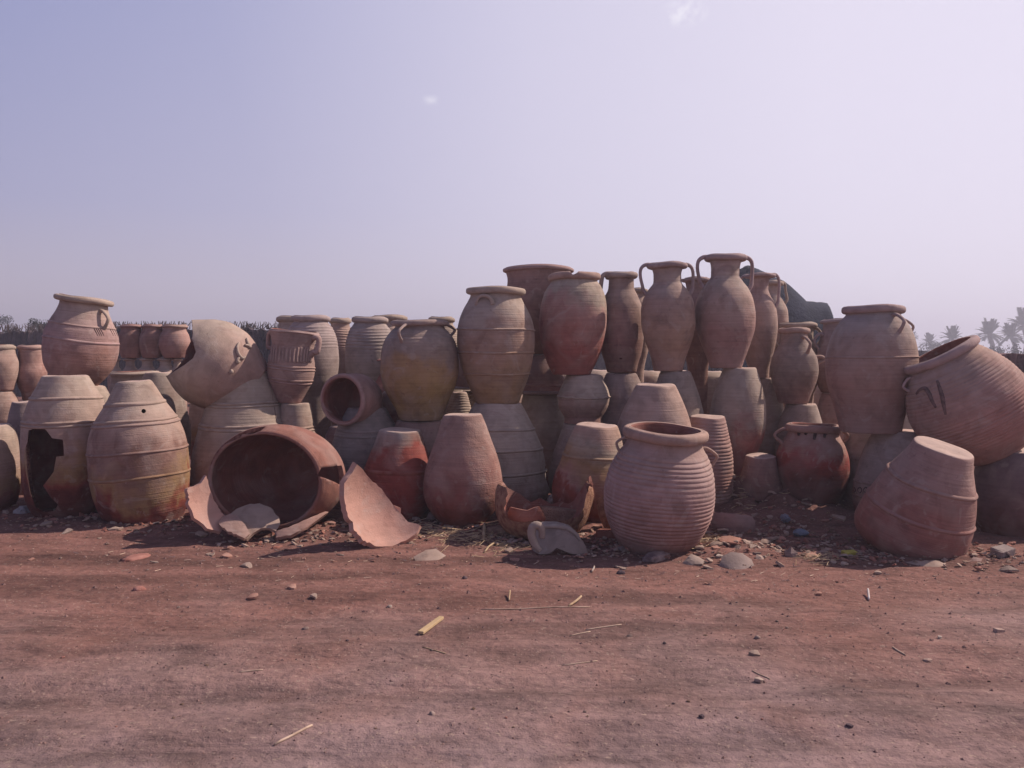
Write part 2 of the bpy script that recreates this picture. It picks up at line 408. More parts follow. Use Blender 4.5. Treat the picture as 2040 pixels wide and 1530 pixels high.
    for hd in handles:
        # (angle deg, y top, y bottom, bulge px, thickness px[, mode])
        a = R(hd[0]); z1 = (yb - hd[1]) * k; z2 = (yb - hd[2]) * k; bu = hd[3] * k; t_ = hd[4] * k; mode = hd[5] if len(hd) > 5 else 'ear'
        ra = rbase(min(max(z1, 0), Lm)); rb = rbase(z2)
        if mode == 'ear':      # vertical loop
            q = [(ra - t_ * .6, z1), (ra + bu * .7, z1 + (z1 - z2) * .12), (max(ra, rb) + bu, z1 - (z1 - z2) * .28), (max(ra, rb) + bu * .85, z1 - (z1 - z2) * .62), (rb + bu * .1, z2 + (z1 - z2) * .06), (rb - t_ * .8, z2 - t_)]
            pth = [(r_ * math.cos(a), r_ * math.sin(a), z_) for r_, z_ in q]
        elif mode == 'arch':   # amphora handle springing from the lip
            q = [(ra - t_ * .4, z1 - t_ * .3), (ra + bu * .45, z1 - t_ * .2), (ra + bu * .92, z1 - (z1 - z2) * .14), (ra + bu * 1.04, z1 - (z1 - z2) * .38), (max(rb + t_ * .6, ra + bu * .86), z1 - (z1 - z2) * .72), (rb + t_ * .4, z2 + t_), (rb - t_, z2 - t_)]
            pth = [(r_ * math.cos(a), r_ * math.sin(a), z_) for r_, z_ in q]
        else:                  # sideways lug: half ring standing off the shoulder
            ww = hd[6] * k; pth = []
            for q in range(7):
                u = math.pi * q / 6; da = math.cos(u) * ww / max(ra, .05)
                zc_ = z2 + (z1 - z2) * math.sin(u); rc = rbase(zc_) + bu * math.sin(u) - t_ * .3
                pth.append((rc * math.cos(a + da), rc * math.sin(a + da), zc_))
        pth = smoothpath(pth, 4); nn = len(pth)
        rad = [t_ * (.62 + .38 * abs(2 * i / (nn - 1) - 1) ** 2) * .62 for i in range(nn)]
        Vh, Fh = tube(pth, rad, 9, 1.35)
        wx = np.array([tuple(v) for v in Vh]); x_, y_, z_ = warp(wx[:, 0], wx[:, 1], wx[:, 2])
        meshobj('handle', list(zip(x_, y_, z_)), Fh, mrim, root)
    for c in cuts:
        cut(body, c, D - 1.2, D, 0)
    for c in cutback:
        cut(body, c, D - .01, D + 1.2, 0)
    return root
chip_obj = []
exec_parts = []

# ------------------------------------------------------------------ ground
def axis(lo, hi, fine_lo, fine_hi, fs, growth=1.22):
    a = list(np.arange(fine_lo, fine_hi + 1e-6, fs)); s = fs; v = a[-1]
    while v < hi: s *= growth; v = min(v + s, hi); a.append(v)
    s = fs; v = a[0]; b = []
    while v > lo: s *= growth; v = max(v - s, lo); b.append(v)
    return np.array(b[::-1] + a)
gx = axis(-380, 380, -5.2, 5.2, .028); gyy = axis(-60, 380, 2.0, 8.0, .022)
X, Y = np.meshgrid(gx, gyy); Z = gz(X, Y)
nx, ny = len(gx), len(gyy)
me = bpy.data.meshes.new('ground'); me.vertices.add(nx * ny)
me.vertices.foreach_set('co', np.stack([X, Y, Z], -1).astype(np.float32).ravel())
ii = (np.arange(ny - 1)[:, None] * nx + np.arange(nx - 1)[None, :]).ravel()
quads = np.stack([ii, ii + 1, ii + nx + 1, ii + nx], -1).astype(np.int32)
me.loops.add(quads.size); me.loops.foreach_set('vertex_index', quads.ravel()); me.polygons.add(len(quads))
me.polygons.foreach_set('loop_start', np.arange(0, quads.size, 4, dtype=np.int32)); me.polygons.foreach_set('loop_total', np.full(len(quads), 4, dtype=np.int32))
me.polygons.foreach_set('use_smooth', np.ones(len(quads), dtype=bool)); me.update(calc_edges=True)
ground = bpy.data.objects.new('ground', me); COL.objects.link(ground)
tag(ground, 'reddish brown dry dirt track with faint wheel ruts in front of the pots', kind='structure')
m, t, b = newmat('dry_dirt'); L = t.links.new
tc = N(t, 'ShaderNodeTexCoord'); sp = N(t, 'ShaderNodeSeparateXYZ'); L(tc.outputs['Object'], sp.inputs[0])
def gn(scale, detail=5, dist=0, st=(1, 1, 1)):
    mp = N(t, 'ShaderNodeMapping'); mp.inputs['Scale'].default_value = st; L(tc.outputs['Object'], mp.inputs['Vector'])
    n = N(t, 'ShaderNodeTexNoise'); n.inputs['Scale'].default_value = scale; n.inputs['Detail'].default_value = detail; n.inputs['Distortion'].default_value = dist; L(mp.outputs[0], n.inputs['Vector']); return n.outputs['Fac']
# the trodden track (near) is paler and greyer than the red earth by the pots
yy = math_(t, 'ADD', math_(t, 'MULTIPLY', sp.outputs[1], .1), math_(t, 'MULTIPLY', math_(t, 'SUBTRACT', gn(.9, 4, .5), .5), .30))
base = ramp(t, [(.24, (.225, .152, .145)), (.34, (.212, .130, .115)), (.44, (.198, .099, .080)), (.58, (.178, .086, .070))], yy)
base = mixc(t, 1.0, base, (.94, .94, .96), 'MULTIPLY')
base = mixc(t, .8, base, ramp(t, [(.32, .62), (.5, 1.0), (.68, 1.28)], gn(3.6, 8, .8, (.7, 1.3, 1))), 'MULTIPLY')
base = mixc(t, .5, base, ramp(t, [(.3, .6), (.5, 1.0), (.7, 1.3)], gn(24, 8, .4, (.85, 1.1, 1))), 'MULTIPLY')
base = mixc(t, math_(t, 'MULTIPLY', ramp(t, [(.52, 0.0), (.72, 1.0)], gn(1.7, 4, 1.2)), .4), base, (.215, .105, .082))
base = mixc(t, math_(t, 'MULTIPLY', ramp(t, [(.62, 0.0), (.68, 1.0)], gn(58, 3, 0)), .55), base, (.34, .25, .20))
base = mixc(t, math_(t, 'MULTIPLY', ramp(t, [(.64, 0.0), (.70, 1.0)], gn(41, 3, 0, (1, 1.3, 1))), .6), base, (.06, .035, .04))
rut = gn(1.0, 7, .35, (.22, 3.8, 1))
base = mixc(t, .75, base, ramp(t, [(.36, .66), (.48, 1.0), (.6, 1.16)], rut), 'MULTIPLY')
L(base, b.inputs['Base Color']); b.inputs['Roughness'].default_value = 1.0
vo = N(t, 'ShaderNodeTexVoronoi'); vo.inputs['Scale'].default_value = 48; L(tc.outputs['Object'], vo.inputs['Vector'])
h = math_(t, 'ADD', math_(t, 'MULTIPLY', gn(30, 7), .017), math_(t, 'MULTIPLY', gn(8, 6, .5, (.75, 1.4, 1)), .045))
h = math_(t, 'ADD', h, math_(t, 'MULTIPLY', ramp(t, [(0, 1.0), (.16, 0.0)], vo.outputs['Distance']), .004))
h = math_(t, 'ADD', h, math_(t, 'MULTIPLY', gn(150, 5), .006))
h = math_(t, 'ADD', h, math_(t, 'MULTIPLY', rut, .10))
bp = N(t, 'ShaderNodeBump'); bp.inputs['Strength'].default_value = .6; bp.inputs['Distance'].default_value = 1; L(h, bp.inputs['Height']); L(bp.outputs[0], b.inputs['Normal'])
me.materials.append(m)

# ------------------------------------------------------------------ the pots
G_back = 'jars standing in the rows behind'
# ---- front row, left to right
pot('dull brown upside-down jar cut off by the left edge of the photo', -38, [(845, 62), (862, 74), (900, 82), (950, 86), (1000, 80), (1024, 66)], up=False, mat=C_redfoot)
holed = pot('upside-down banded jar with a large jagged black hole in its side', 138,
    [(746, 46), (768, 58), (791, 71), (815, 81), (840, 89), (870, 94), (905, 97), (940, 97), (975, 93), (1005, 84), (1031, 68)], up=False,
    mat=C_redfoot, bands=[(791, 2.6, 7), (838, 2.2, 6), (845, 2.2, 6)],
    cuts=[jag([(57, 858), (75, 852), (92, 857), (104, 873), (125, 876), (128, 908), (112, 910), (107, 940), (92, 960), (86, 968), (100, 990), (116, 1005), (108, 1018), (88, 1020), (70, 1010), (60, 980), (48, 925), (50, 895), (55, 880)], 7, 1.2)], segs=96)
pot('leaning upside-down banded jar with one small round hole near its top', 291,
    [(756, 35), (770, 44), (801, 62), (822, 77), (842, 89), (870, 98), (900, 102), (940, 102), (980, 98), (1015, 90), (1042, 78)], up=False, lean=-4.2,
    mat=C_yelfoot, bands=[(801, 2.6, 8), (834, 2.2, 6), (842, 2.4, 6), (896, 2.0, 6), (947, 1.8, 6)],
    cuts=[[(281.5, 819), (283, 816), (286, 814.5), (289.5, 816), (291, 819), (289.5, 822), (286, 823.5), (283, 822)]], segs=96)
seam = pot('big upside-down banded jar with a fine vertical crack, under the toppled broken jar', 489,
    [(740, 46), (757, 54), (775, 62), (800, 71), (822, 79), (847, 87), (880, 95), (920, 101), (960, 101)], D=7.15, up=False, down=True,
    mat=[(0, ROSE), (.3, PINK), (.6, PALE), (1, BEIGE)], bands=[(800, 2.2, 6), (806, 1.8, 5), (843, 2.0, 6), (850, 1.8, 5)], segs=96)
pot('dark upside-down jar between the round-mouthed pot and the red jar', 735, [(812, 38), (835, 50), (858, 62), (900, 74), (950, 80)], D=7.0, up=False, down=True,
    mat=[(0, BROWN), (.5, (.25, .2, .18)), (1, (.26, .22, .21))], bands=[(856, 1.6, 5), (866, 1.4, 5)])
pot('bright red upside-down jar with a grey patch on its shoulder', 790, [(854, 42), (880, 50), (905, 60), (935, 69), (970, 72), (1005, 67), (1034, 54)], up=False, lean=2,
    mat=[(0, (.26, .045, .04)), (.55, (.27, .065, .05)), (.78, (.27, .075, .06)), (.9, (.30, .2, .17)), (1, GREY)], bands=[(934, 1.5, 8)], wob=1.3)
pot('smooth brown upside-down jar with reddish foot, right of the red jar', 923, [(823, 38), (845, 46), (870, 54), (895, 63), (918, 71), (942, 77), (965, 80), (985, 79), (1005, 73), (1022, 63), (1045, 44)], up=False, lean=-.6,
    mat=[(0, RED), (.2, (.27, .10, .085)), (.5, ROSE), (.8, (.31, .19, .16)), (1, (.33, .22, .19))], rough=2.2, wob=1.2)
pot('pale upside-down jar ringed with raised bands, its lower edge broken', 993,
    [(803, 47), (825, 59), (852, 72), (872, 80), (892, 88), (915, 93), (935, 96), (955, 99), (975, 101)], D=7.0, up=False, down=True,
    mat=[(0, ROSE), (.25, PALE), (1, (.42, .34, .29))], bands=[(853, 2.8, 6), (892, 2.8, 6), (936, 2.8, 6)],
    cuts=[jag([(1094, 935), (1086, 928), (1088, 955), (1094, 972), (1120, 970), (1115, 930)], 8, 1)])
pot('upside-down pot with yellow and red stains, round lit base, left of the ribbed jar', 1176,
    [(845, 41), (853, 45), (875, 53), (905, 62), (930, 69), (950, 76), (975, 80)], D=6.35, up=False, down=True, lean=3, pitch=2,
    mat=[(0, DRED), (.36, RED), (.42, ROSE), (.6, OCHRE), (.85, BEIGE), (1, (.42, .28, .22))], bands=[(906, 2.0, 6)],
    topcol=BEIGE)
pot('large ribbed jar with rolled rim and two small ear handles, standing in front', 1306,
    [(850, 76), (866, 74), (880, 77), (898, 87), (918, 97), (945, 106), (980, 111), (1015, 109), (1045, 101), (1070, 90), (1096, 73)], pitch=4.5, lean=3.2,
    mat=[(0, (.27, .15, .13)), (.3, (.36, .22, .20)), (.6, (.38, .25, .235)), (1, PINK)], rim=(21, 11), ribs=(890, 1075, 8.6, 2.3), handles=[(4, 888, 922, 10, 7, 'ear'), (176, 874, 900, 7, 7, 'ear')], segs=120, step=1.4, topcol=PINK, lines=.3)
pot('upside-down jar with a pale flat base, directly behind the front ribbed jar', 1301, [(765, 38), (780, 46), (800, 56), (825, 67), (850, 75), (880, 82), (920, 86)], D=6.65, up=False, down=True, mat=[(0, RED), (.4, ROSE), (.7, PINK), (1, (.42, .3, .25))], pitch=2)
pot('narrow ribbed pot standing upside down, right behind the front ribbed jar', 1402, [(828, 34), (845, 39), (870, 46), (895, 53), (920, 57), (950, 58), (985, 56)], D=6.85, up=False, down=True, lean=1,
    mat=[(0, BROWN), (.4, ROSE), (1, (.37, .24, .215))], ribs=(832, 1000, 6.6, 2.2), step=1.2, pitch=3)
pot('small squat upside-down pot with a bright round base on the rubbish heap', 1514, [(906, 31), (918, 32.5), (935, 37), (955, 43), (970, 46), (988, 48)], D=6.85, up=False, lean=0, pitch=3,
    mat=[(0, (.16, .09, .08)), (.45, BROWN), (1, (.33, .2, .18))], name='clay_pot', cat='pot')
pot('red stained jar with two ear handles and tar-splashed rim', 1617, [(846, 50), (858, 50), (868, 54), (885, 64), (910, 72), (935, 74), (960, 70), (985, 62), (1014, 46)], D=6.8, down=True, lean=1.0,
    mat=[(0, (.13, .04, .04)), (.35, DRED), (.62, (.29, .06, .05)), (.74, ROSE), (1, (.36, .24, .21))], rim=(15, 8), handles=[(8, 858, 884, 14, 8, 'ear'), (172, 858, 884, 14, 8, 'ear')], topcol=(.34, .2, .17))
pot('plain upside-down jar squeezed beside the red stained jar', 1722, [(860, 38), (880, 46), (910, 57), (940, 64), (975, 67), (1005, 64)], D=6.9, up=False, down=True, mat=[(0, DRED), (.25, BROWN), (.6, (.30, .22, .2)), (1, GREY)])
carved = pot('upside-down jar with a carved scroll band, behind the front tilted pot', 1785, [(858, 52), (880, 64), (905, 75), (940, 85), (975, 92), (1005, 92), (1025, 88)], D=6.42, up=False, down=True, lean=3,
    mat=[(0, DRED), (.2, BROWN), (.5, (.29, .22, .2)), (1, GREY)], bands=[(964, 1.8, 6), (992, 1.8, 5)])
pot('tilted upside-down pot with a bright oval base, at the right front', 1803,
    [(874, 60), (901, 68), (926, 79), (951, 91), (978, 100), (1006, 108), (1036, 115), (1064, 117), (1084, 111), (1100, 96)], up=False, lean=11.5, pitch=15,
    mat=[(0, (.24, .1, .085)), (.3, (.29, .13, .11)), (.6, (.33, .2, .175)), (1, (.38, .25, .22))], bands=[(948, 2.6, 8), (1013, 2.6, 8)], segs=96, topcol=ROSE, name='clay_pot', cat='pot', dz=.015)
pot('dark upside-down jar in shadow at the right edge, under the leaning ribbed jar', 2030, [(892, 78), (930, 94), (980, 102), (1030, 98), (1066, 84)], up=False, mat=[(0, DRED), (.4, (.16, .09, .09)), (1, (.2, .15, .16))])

# ---- second tier and the tall stacks
pot('jar with an incised band and one loop handle, left end of the upper tier', 152,
    [(593, 51), (606, 49), (620, 53), (645, 66), (668, 75), (695, 77), (722, 73), (745, 61), (768, 40)], D=7.2, lean=6.5, pitch=0,
    mat=[(0, (.34, .2, .18)), (.3, ROSE), (.55, (.38, .25, .235)), (1, PALE)], rim=(12, 9), bands=[(647, 1.4, 5), (677, 1.6, 6)], handles=[(-22, 618, 648, 7, 7, 'ear')], topcol=PALE)
pot('upside-down jar peeping out beneath the incised jar', 176, [(769, 38), (790, 49), (815, 58), (850, 66)], D=7.25, up=False, down=True, mat=C_beige)
pot('yellow stained jar with a chipped rim and a crooked little handle', 838,
    [(640, 49), (650, 48), (662, 58), (680, 70), (705, 77), (735, 78.5), (765, 73), (790, 61), (812, 50), (836, 42)], D=6.95,
    mat=[(0, (.3, .2, .12)), (.2, (.34, .23, .10)), (.5, (.35, .22, .12)), (.64, (.3, .22, .18)), (1, GREY)], rim=(11, 8), handles=[(-112, 650, 680, 11, 6, 'ear'), (35, 648, 672, 12, 7, 'ear')], topcol=(.36, .27, .24), ribs=(655, 690, 7, .8))
pot('upside-down jar carrying the yellow stained jar', 836, [(837, 47), (860, 56), (900, 66), (950, 70)], D=7.0, up=False, down=True, mat=[(0, DRED), (.4, BROWN), (1, (.28, .18, .16))])
pot('tall pale jar with three raised bands and a small lug handle, topping a banded stack', 990,
    [(576, 50), (590, 50), (600, 54), (618, 64), (638, 72), (660, 76), (685, 76), (705, 73), (730, 68), (746, 63.5), (775, 53), (803, 42)], D=7.0,
    mat=[(0, OCHRE), (.2, (.35, .23, .14)), (.4, TAN), (.6, (.36, .24, .19)), (.72, PALE), (1, PALE)], rim=(14, 9), bands=[(657, 2.4, 5), (703, 2.4, 5), (745, 2.4, 5)], handles=[(-113, 592, 610, 11, 6, 'lug', 16)], segs=96, topcol=PALE)
notched = pot('tall jar with a rosy red flank and a notch broken from its rim', 1141,
    [(548, 46), (560, 45.5), (572, 53), (590, 61), (615, 66), (645, 67.5), (675, 64), (700, 58), (722, 49), (746, 37)], D=7.2,
    mat=[(0, (.32, .12, .10)), (.25, (.33, .11, .09)), (.5, (.36, .17, .14)), (.66, (.38, .22, .19)), (.8, BEIGE), (1, PALE)], rim=(14, 7), segs=96, topcol=PINK)
pot('squat pinch-waisted pot in the middle of the stack under the rosy jar', 1163, [(746, 35), (758, 40), (775, 48), (790, 52), (805, 50), (820, 44), (832, 38), (842, 39)], D=7.2, up=False,
    mat=[(0, ROSE), (.4, PINK), (.6, (.42, .34, .28)), (1, (.43, .35, .29))], bands=[(790, 2.4, 5, 1.2)], topcol=(.42, .33, .28), name='clay_pot', cat='pot')
pot('upside-down jar at the bottom of the stack under the rosy jar', 1160, [(843, 40), (870, 48), (910, 60), (960, 66)], D=7.2, up=False, down=True, mat=C_pink)
pot('one-handled jug with a flared mouth between the rosy jar and the amphorae', 1238,
    [(546, 26), (558, 25), (575, 26), (592, 34), (612, 42), (640, 46), (670, 46), (700, 41), (722, 34), (742, 29)], D=7.4,
    mat=[(0, BROWN), (.3, (.3, .17, .15)), (.6, (.32, .22, .19)), (1, (.36, .28, .25))], rim=(12, 7), handles=[(190, 545, 598, 15, 11, 'arch')], name='clay_jug', cat='jug', topcol=(.36, .28, .25),
    cuts=[[(1233, 714), (1237, 712.5), (1240, 714), (1237, 716)]])
pot('upside-down jar beneath the one-handled jug', 1236, [(743, 30), (770, 42), (800, 51), (840, 58)], D=7.4, up=False, down=True, mat=[(0, ROSE), (.5, BROWN), (1, (.31, .24, .22))])
pot('two-handled amphora, the left and lower of the two tall ones in front', 1329,
    [(527, 33), (536, 30), (548, 27), (563, 27.5), (578, 38), (597, 49), (620, 54), (645, 54), (668, 50), (692, 42), (715, 34), (739, 29)], D=7.1,
    mat=[(0, (.36, .21, .18)), (.35, TAN), (.6, (.36, .24, .2)), (.8, (.39, .3, .26)), (1, (.36, .27, .26))], rim=(11, 7), handles=[(-2, 527, 588, 17, 8, 'arch'), (182, 527, 588, 19, 8, 'arch')], name='amphora', cat='amphora', segs=96, topcol=(.36, .27, .26))
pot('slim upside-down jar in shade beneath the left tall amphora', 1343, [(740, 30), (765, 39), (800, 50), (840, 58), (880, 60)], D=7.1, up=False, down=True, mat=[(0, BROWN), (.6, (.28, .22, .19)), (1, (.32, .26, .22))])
pot('tallest two-handled amphora, standing highest above the whole heap', 1445,
    [(511, 35), (520, 32), (535, 29), (550, 29), (562, 36), (577, 48), (600, 58), (625, 61.5), (650, 60), (675, 53), (700, 44), (718, 37), (733, 32)], D=7.2,
    mat=[(0, (.36, .22, .2)), (.3, (.34, .2, .18)), (.6, PINK), (.8, (.41, .32, .27)), (1, (.36, .26, .26))], rim=(12, 8), handles=[(2, 512, 580, 20, 9, 'arch'), (178, 512, 575, 21, 9, 'arch')], name='amphora', cat='amphora', segs=96, topcol=(.37, .27, .27))
pot('upside-down oval jar with a dark red lower half, under the tallest amphora', 1469, [(732, 33), (750, 40), (775, 49), (805, 56), (835, 58), (862, 55), (885, 48), (905, 40)], D=7.2, up=False, down=True,
    mat=[(0, DRED), (.35, (.3, .08, .07)), (.5, (.33, .15, .13)), (.62, (.37, .28, .23)), (1, (.41, .33, .27))], segs=96)
pot('third amphora, just right of the tallest one', 1512,
    [(548, 24), (558, 19), (575, 17), (590, 22), (605, 31), (625, 36), (650, 38), (680, 35), (710, 28), (735, 21), (752, 20)], D=7.7,
    mat=[(0, PINK), (.6, PINK), (1, (.38, .28, .28))], rim=(8, 8), handles=[(-20, 548, 612, 13, 7, 'arch'), (160, 548, 612, 15, 7, 'arch')], name='amphora', cat='amphora', topcol=(.37, .27, .27))
pot('thin upside-down jar supporting the third amphora', 1524, [(753, 20), (780, 28), (810, 36), (850, 42)], D=7.7, up=False, down=True, mat=[(0, PINK), (.6, (.42, .33, .27)), (1, (.33, .26, .22))])
pot('fourth amphora, half hidden behind the third', 1530,
    [(562, 16), (570, 14), (585, 14), (600, 22), (620, 31), (645, 33), (680, 29), (720, 20)], D=8.25, mat=C_pink, rim=(9, 6), handles=[(-8, 562, 606, 9, 6, 'arch'), (172, 562, 606, 9, 6, 'arch')], name='amphora', cat='amphora', down=True)
pot('amphora whose flared mouth shows between the two tall ones', 1384, [(556, 24), (566, 21), (585, 19), (605, 27), (640, 36), (690, 30), (740, 20)], D=7.9, mat=[(0, BROWN), (.7, BROWN), (1, (.3, .22, .21))], rim=(8, 5), down=True, name='amphora', cat='amphora', handles=[(170, 557, 604, 12, 6, 'arch')])
pot('amphora whose rim shows low behind the left tall amphora', 1268, [(577, 17), (588, 16), (606, 24), (640, 32), (690, 27), (740, 18)], D=8.0, mat=C_pink, rim=(9, 5), down=True, name='amphora', cat='amphora')
pot('wide basin-mouthed jar towering behind the rosy jar', 1070, [(537, 66), (560, 60), (580, 61), (615, 64), (655, 60), (690, 45), (706, 26)], D=7.9, mat=[(0, BROWN), (.5, BROWN), (1, (.33, .21, .19))], rim=(8, 4), topcol=(.36, .24, .22))
pot('bell-shaped pot turned mouth down beneath the wide basin-mouthed jar', 1078, [(707, 24), (725, 34), (745, 43), (765, 49), (783, 53)], D=7.9, up=False, mat=[(0, (.35, .17, .14)), (.4, BROWN), (1, (.26, .18, .17))], rim=(7, 4), bands=[(766, 1.2, 5)], name='clay_pot', cat='pot')
pot('pale upside-down jar under the bell-shaped pot', 1075, [(785, 34), (810, 40), (840, 50), (880, 56)], D=7.9, up=False, down=True, mat=[(0, ROSE), (.7, (.38, .31, .27)), (1, (.41, .34, .29))])
pot('dark jar with side handles left of the biggest round jar', 1580,
    [(655, 27), (668, 26), (682, 28), (697, 36), (715, 45), (738, 48), (762, 44), (783, 36), (803, 29)], D=7.4,
    mat=[(0, (.25, .15, .13)), (.5, (.26, .2, .17)), (1, (.33, .25, .22))], rim=(11, 5), handles=[(-12, 712, 724, 12, 8, 'ear'), (-70, 676, 704, 7, 6, 'ear')], topcol=PINK)
pot('upside-down jar carrying the dark side-handled jar', 1592, [(804, 30), (825, 38), (850, 46), (880, 50)], D=7.4, up=False, down=True, mat=[(0, BROWN), (.6, (.25, .18, .16)), (1, (.34, .27, .23))])
pot('jar with ear handles just behind the dark side-handled jar', 1588, [(645, 33), (655, 31), (672, 31), (690, 38), (720, 45), (760, 40), (790, 30)], D=8.1, mat=C_pink, rim=(10, 6), handles=[(-6, 658, 690, 10, 7, 'ear'), (174, 658, 690, 10, 7, 'ear')], down=True)
pot('dim jar half hidden to the left of the biggest round jar', 1668, [(638, 33), (650, 32), (680, 38), (720, 45), (760, 40), (782, 30)], D=7.9, mat=[(0, BROWN), (1, (.3, .24, .25))], rim=(8, 5), handles=[(183, 668, 696, 10, 7, 'ear')], down=False)
pot('upside-down jar beneath the dim half hidden jar', 1664, [(783, 30), (805, 37), (835, 46), (870, 50)], D=7.9, up=False, down=True, mat=[(0, PINK), (1, ROSE)])
pot('biggest round jar with a wide rim and a crumpled handle, on the right', 1735,
    [(612, 55), (626, 54), (636, 62), (655, 75), (680, 85), (705, 90.5), (728, 92.5), (755, 91), (785, 83), (815, 73), (840, 66), (860, 62)], D=6.45,
    mat=[(0, (.3, .18, .16)), (.35, (.35, .21, .175)), (.6, (.37, .25, .21)), (.8, (.37, .30, .27)), (1, (.34, .28, .28))], rim=(15, 8), bands=[(712, 1.6, 5)], handles=[(-72, 634, 664, 9, 7, 'ear'), (4, 640, 668, 7, 6, 'ear')], segs=110, topcol=(.37, .27, .26))
# ---- leaning and lying ones
pot('big ribbed jar leaning far to the left at the right edge, with dark painted strokes', 1988,
    [(672, 78), (684, 78), (700, 90), (725, 109), (755, 124), (790, 131), (825, 127), (858, 111), (885, 88), (903, 68)], D=6.02, lean=-28, pitch=-6,
    mat=[(0, (.26, .14, .12)), (.3, (.35, .18, .155)), (.6, (.39, .245, .21)), (.85, PINK), (1, (.38, .29, .28))], rim=(17, 9), ribs=(690, 880, 7.0, 1.5), handles=[(176, 696, 716, 5, 7, 'ear')], segs=110, step=1.3, topcol=(.4, .28, .27))

# fluted jar on the left
pot('fluted jar with a broad strap handle on its right, beside the toppled broken jar', 576,
    [(660, 49), (675, 45), (690, 42), (705, 43), (720, 46), (740, 47), (760, 43), (780, 34), (802, 25)], D=7.2, lean=5,
    mat=[(0, (.33, .2, .18)), (.5, (.36, .24, .21)), (1, (.35, .25, .23))], bands=[(729, 1.6, 5), (735, 1.6, 4), (756, 1.6, 5), (762, 1.4, 4)], handles=[(-18, 664, 709, 11, 12, 'arch'), (162, 664, 709, 11, 10, 'arch')], rim=(4, 1.5), topcol=(.38, .26, .24))
pot('upside-down ridged jar beneath the fluted jar', 593, [(803, 30), (825, 34), (856, 38), (900, 48)], D=7.2, up=False, down=True, mat=[(0, ROSE), (.6, PINK), (1, PALE)], bands=[(851, 1.6, 5), (857, 1.6, 4)])
# ---- back rows
def big_ribbed(label, cx, y0, w, D, mat=C_beige, amp=1.5, wid=1.0):
    pot(label, cx, [(y0 + 6, w * .92), (y0 + 14, w * .9), (y0 + 30, w * 1.18), (y0 + 55, w * 1.40), (y0 + 90, w * 1.46), (y0 + 130, w * 1.3), (y0 + 165, w * .95)], D=D, down=True, mat=mat, rim=(11, 5), ribs=(y0 + 16, y0 + 75, 6, amp), step=1.8)
big_ribbed('large wide-mouthed ribbed jar behind the fluted jar', 626, 625, 37, 7.9, [(0, ROSE), (.5, (.29, .23, .21)), (1, (.38, .30, .29))])
pot('jar whose rim shows left behind the large ribbed jar', 588, [(632, 30), (645, 30), (670, 42), (710, 46), (760, 40)], D=8.5, down=True, mat=C_pink, rim=(11, 5))
pot('ribbed jar between the two large wide-mouthed ones at the back', 684, [(636, 19), (648, 19), (665, 27), (700, 34), (760, 30)], D=8.7, down=True, mat=C_pink, rim=(10, 4), ribs=(650, 700, 5, 1.4))
big_ribbed('large ribbed jar left behind the yellow stained jar', 736, 628, 35, 7.6, [(0, BROWN), (.5, (.28, .24, .20)), (1, (.38, .31, .29))], 1.3)
pot('jar whose rim shows right behind the yellow stained jar\'s left neighbour', 775, [(631, 31), (645, 30), (665, 40), (710, 48), (760, 42)], D=8.4, down=True, mat=C_pink, rim=(10, 5), ribs=(648, 700, 5, 1.4))
pot('ribbed jar peeping out behind the right shoulder of the yellow stained jar', 884, [(634, 23), (645, 23), (660, 32), (690, 40), (740, 38)], D=8.2, down=True, mat=C_beige, rim=(9, 4), ribs=(648, 720, 4, 1.4))
pot('broad upside-down pot in the gap between the yellow stained jar and the tall banded jar', 934, [(690, 28), (720, 34), (750, 38), (774, 42)], D=7.7, up=False, mat=[(0, BROWN), (1, (.29, .24, .23))], rim=(6, 4), name='clay_pot', cat='pot')
pot('small ribbed cup-shaped pot under the gap behind the tall banded jar', 944, [(783, 22), (795, 20), (815, 16), (840, 26), (870, 30)], D=7.7, up=True, down=True, mat=C_beige, ribs=(784, 830, 4.5, 1.2), name='clay_pot', cat='pot')
pot('small finely ribbed pot wedged right of the yellow stained jar', 916, [(781, 14), (800, 20), (830, 27), (870, 30)], D=7.3, up=False, down=True, mat=C_beige, ribs=(782, 840, 4.5, 1.2), name='clay_pot', cat='pot')
pot('reddish cylinder-necked pot left of the yellow stained jar', 757, [(717, 24), (730, 19), (760, 21), (785, 27), (806, 22)], D=7.5, mat=[(0, ROSE), (.6, (.33, .15, .13)), (1, (.34, .17, .15))], rim=(4, 2), name='clay_pot', cat='pot')
pot('small upside-down pot with lit top below the reddish cylinder-necked pot', 776, [(779, 13), (790, 19), (805, 24), (820, 27), (850, 30)], D=7.2, up=False, down=True, mat=[(0, RED), (.8, RED), (1, PALE)], name='clay_pot', cat='pot')
pot('upside-down jar under the round-mouthed lying pot', 690, [(849, 32), (875, 44), (905, 56), (950, 62)], D=7.35, up=False, down=True, mat=[(0, DRED), (1, (.2, .12, .12))])
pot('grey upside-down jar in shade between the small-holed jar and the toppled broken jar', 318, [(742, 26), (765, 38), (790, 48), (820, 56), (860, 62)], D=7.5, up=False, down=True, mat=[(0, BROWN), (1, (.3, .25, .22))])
pot('upside-down jar glimpsed between the holed jar and the left edge', 52, [(800, 26), (830, 34), (870, 40)], D=7.6, up=False, down=True, mat=[(0, BROWN), (1, (.2, .15, .15))])
pot('jar in the upper left corner of the rows, cut by the photo edge', 4, [(689, 28), (700, 30), (722, 37), (745, 35), (765, 29), (778, 25)], D=8.4, mat=C_pink, rim=(9, 3))
pot('rounded pot carrying the cut jar at the left photo edge', 6, [(779, 26), (795, 34), (812, 38), (835, 36), (850, 30)], D=8.4, mat=C_pink, down=True, up=False)
